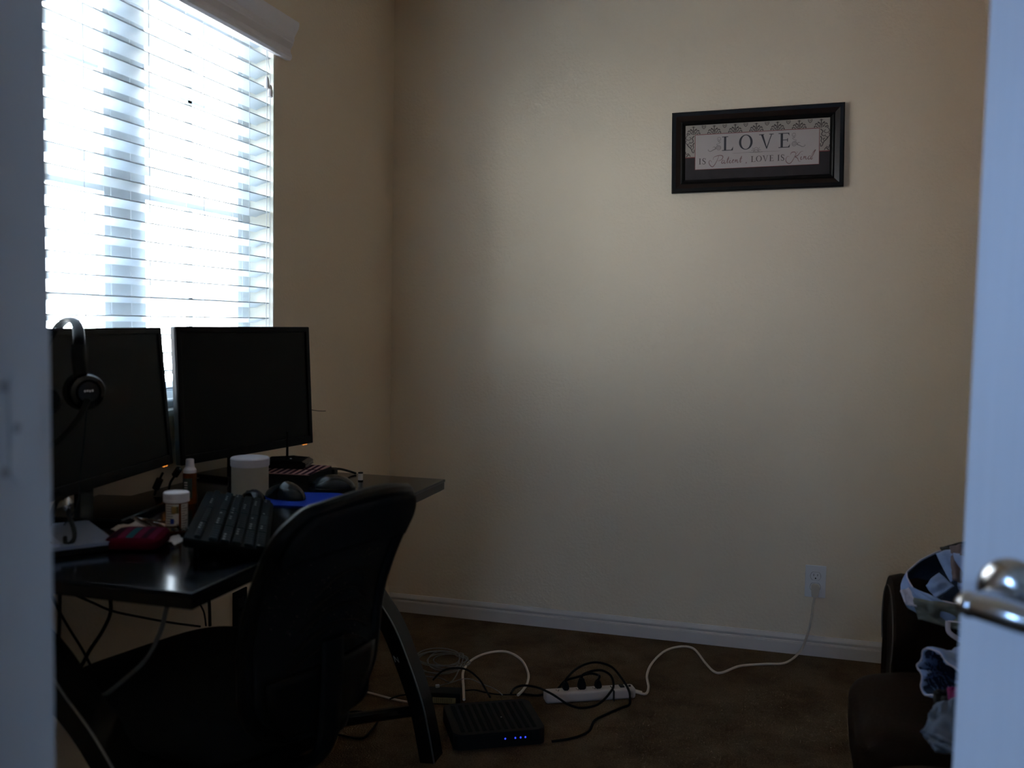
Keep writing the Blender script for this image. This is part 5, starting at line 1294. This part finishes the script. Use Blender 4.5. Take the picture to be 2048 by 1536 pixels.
fold(((1872, 1108, -1.20), (1912, 1099, -1.20), (1922, 1150, -1.27), (1902, 1166, -1.28)), 0.006, 2.0, 'pocket_fold', M['denim'], 0.012)
fold(((1852, 1172, -1.27), (1878, 1146, -1.25), (1908, 1172, -1.29), (1872, 1198, -1.30)), 0.006, 5.0, 'pocket_fold', M['denim'], 0.010)
fold(((1818, 1172, -1.29), (1890, 1204, -1.335), (1900, 1232, -1.340), (1848, 1216, -1.330)), 0.006, 8.0, 'front_panel', M['denim'], 0.006)
b = MB(); b.grid(lambda u, v: Vector((1.86 + 0.36 * u + 0.01 * noise.noise(Vector((u * 5, v * 4, 3))), -1.30 + 0.22 * v, 0.612 + 0.05 * math.sin(PI * v) + 0.02 * noise.noise(Vector((u * 6, v * 5, 0))))), 24, 16)
b.build('legs', M['denim'], fj, world=True, solid=0.012)
def drape(name, label, cat, px, yv, m, amp, seed, solid=0.004, nu=26, nv=20):
    c = [GY(x, y, yy) for (x, y), yy in zip(px, yv)]
    def fn(u, v):
        p = (c[0] * (1 - u) + c[1] * u) * (1 - v) + (c[3] * (1 - u) + c[2] * u) * v
        h = noise.noise(Vector((u * 2.6 + seed, v * 2.1, seed))) + 0.5 * noise.noise(Vector((u * 6 + seed, v * 5, seed + 3)))
        return p + Vector((-0.35 * h, -h, 0.55 * h)) * amp
    b = MB(); b.grid(fn, nu, nv); return tag(b.build(name, m, solid=solid), label, cat)
drape('folded_shirt', 'grey-green cotton garment hanging under the jeans on the sofa arm', 'shirt', ((1826, 1196), (1935, 1214), (1925, 1262), (1836, 1238)), (-1.33, -1.34, -1.35, -1.345), M['sage'], 0.010, 2.0)
drape('white_undershirt', 'pale lavender cloth peeking out below the jeans, left end of the sofa arm', 'shirt', ((1801, 1182), (1818, 1176), (1834, 1214), (1812, 1209)), (-1.325, -1.320, -1.342, -1.335), M['whitecloth'], 0.004, 6.0)
drape('knit_top', 'dusty brown cloth beside the door at the top of the clothes heap', 'shirt', ((1900, 1092), (1950, 1084), (1950, 1175), (1905, 1160)), (-1.20, -1.20, -1.30, -1.30), mat('dusty_brown_knit', (0.16, 0.13, 0.15), 0.9), 0.010, 7.0)
drape('camisole', 'thin black garment edge along the top of the clothes heap', 'shirt', ((1880, 1096), (1945, 1080), (1945, 1098), (1885, 1104)), (-1.16, -1.15, -1.20, -1.20), M['blackcloth'], 0.006, 8.0)
st_ = thing('bra_strap', 'loop of pale strap hanging from the sofa arm beside the door', 'strap', GY(1905, 1270, -1.36))
b = MB(); b.tube([GY(1896, 1242, -1.36), GY(1897, 1262, -1.37), GY(1910, 1274, -1.375), GY(1930, 1286, -1.375)], 0.005, n=8, flat=0.3); b.tube([GY(1896, 1242, -1.36), GY(1912, 1244, -1.365), GY(1932, 1246, -1.37)], 0.004, n=8, flat=0.3)
b.build('strap_band', M['whitecloth'], st_, world=True)
# lower heap on the seat
B0 = GY(1888, 1352, -1.62)
garment_tube('crumpled_jeans', 'medium blue jeans bunched on the sofa seat, waist opening toward the camera', [B0 + Vector((-0.01, -0.01, 0.0)), B0 + Vector((0.06, 0.03, 0.0)), B0 + Vector((0.16, 0.06, -0.01)), B0 + Vector((0.26, 0.06, -0.02))], 0.055, 0.042, M['denim'], 0.022, 9.3, 'jeans', inner=M['denimshade'])
drape('dark_blouse', 'charcoal garment tucked under the blue jeans on the sofa seat', 'shirt', ((1868, 1382), (1912, 1378), (1925, 1425), (1868, 1408)), (-1.66, -1.66, -1.70, -1.70), M['blackcloth'], 0.014, 12.0)
drape('magenta_top', 'bit of magenta cloth between the jeans and the slate-blue shirt', 'shirt', ((1895, 1376), (1930, 1374), (1928, 1402), (1897, 1400)), (-1.68, -1.68, -1.72, -1.72), M['magenta'], 0.006, 13.0)
drape('slate_shirt', 'slate-blue cotton shirt spread over the front of the sofa seat', 'shirt', ((1868, 1412), (1940, 1386), (1950, 1520), (1842, 1462)), (-1.74, -1.72, -1.86, -1.84), M['greyshirt'], 0.022, 15.0)
drape('shirt_sleeve', 'hanging sleeve of slate-blue cloth at the edge of the sofa seat', 'shirt', ((1846, 1468), (1880, 1470), (1945, 1512), (1870, 1502)), (-1.84, -1.84, -1.87, -1.87), M['greyshirt'], 0.010, 18.0)
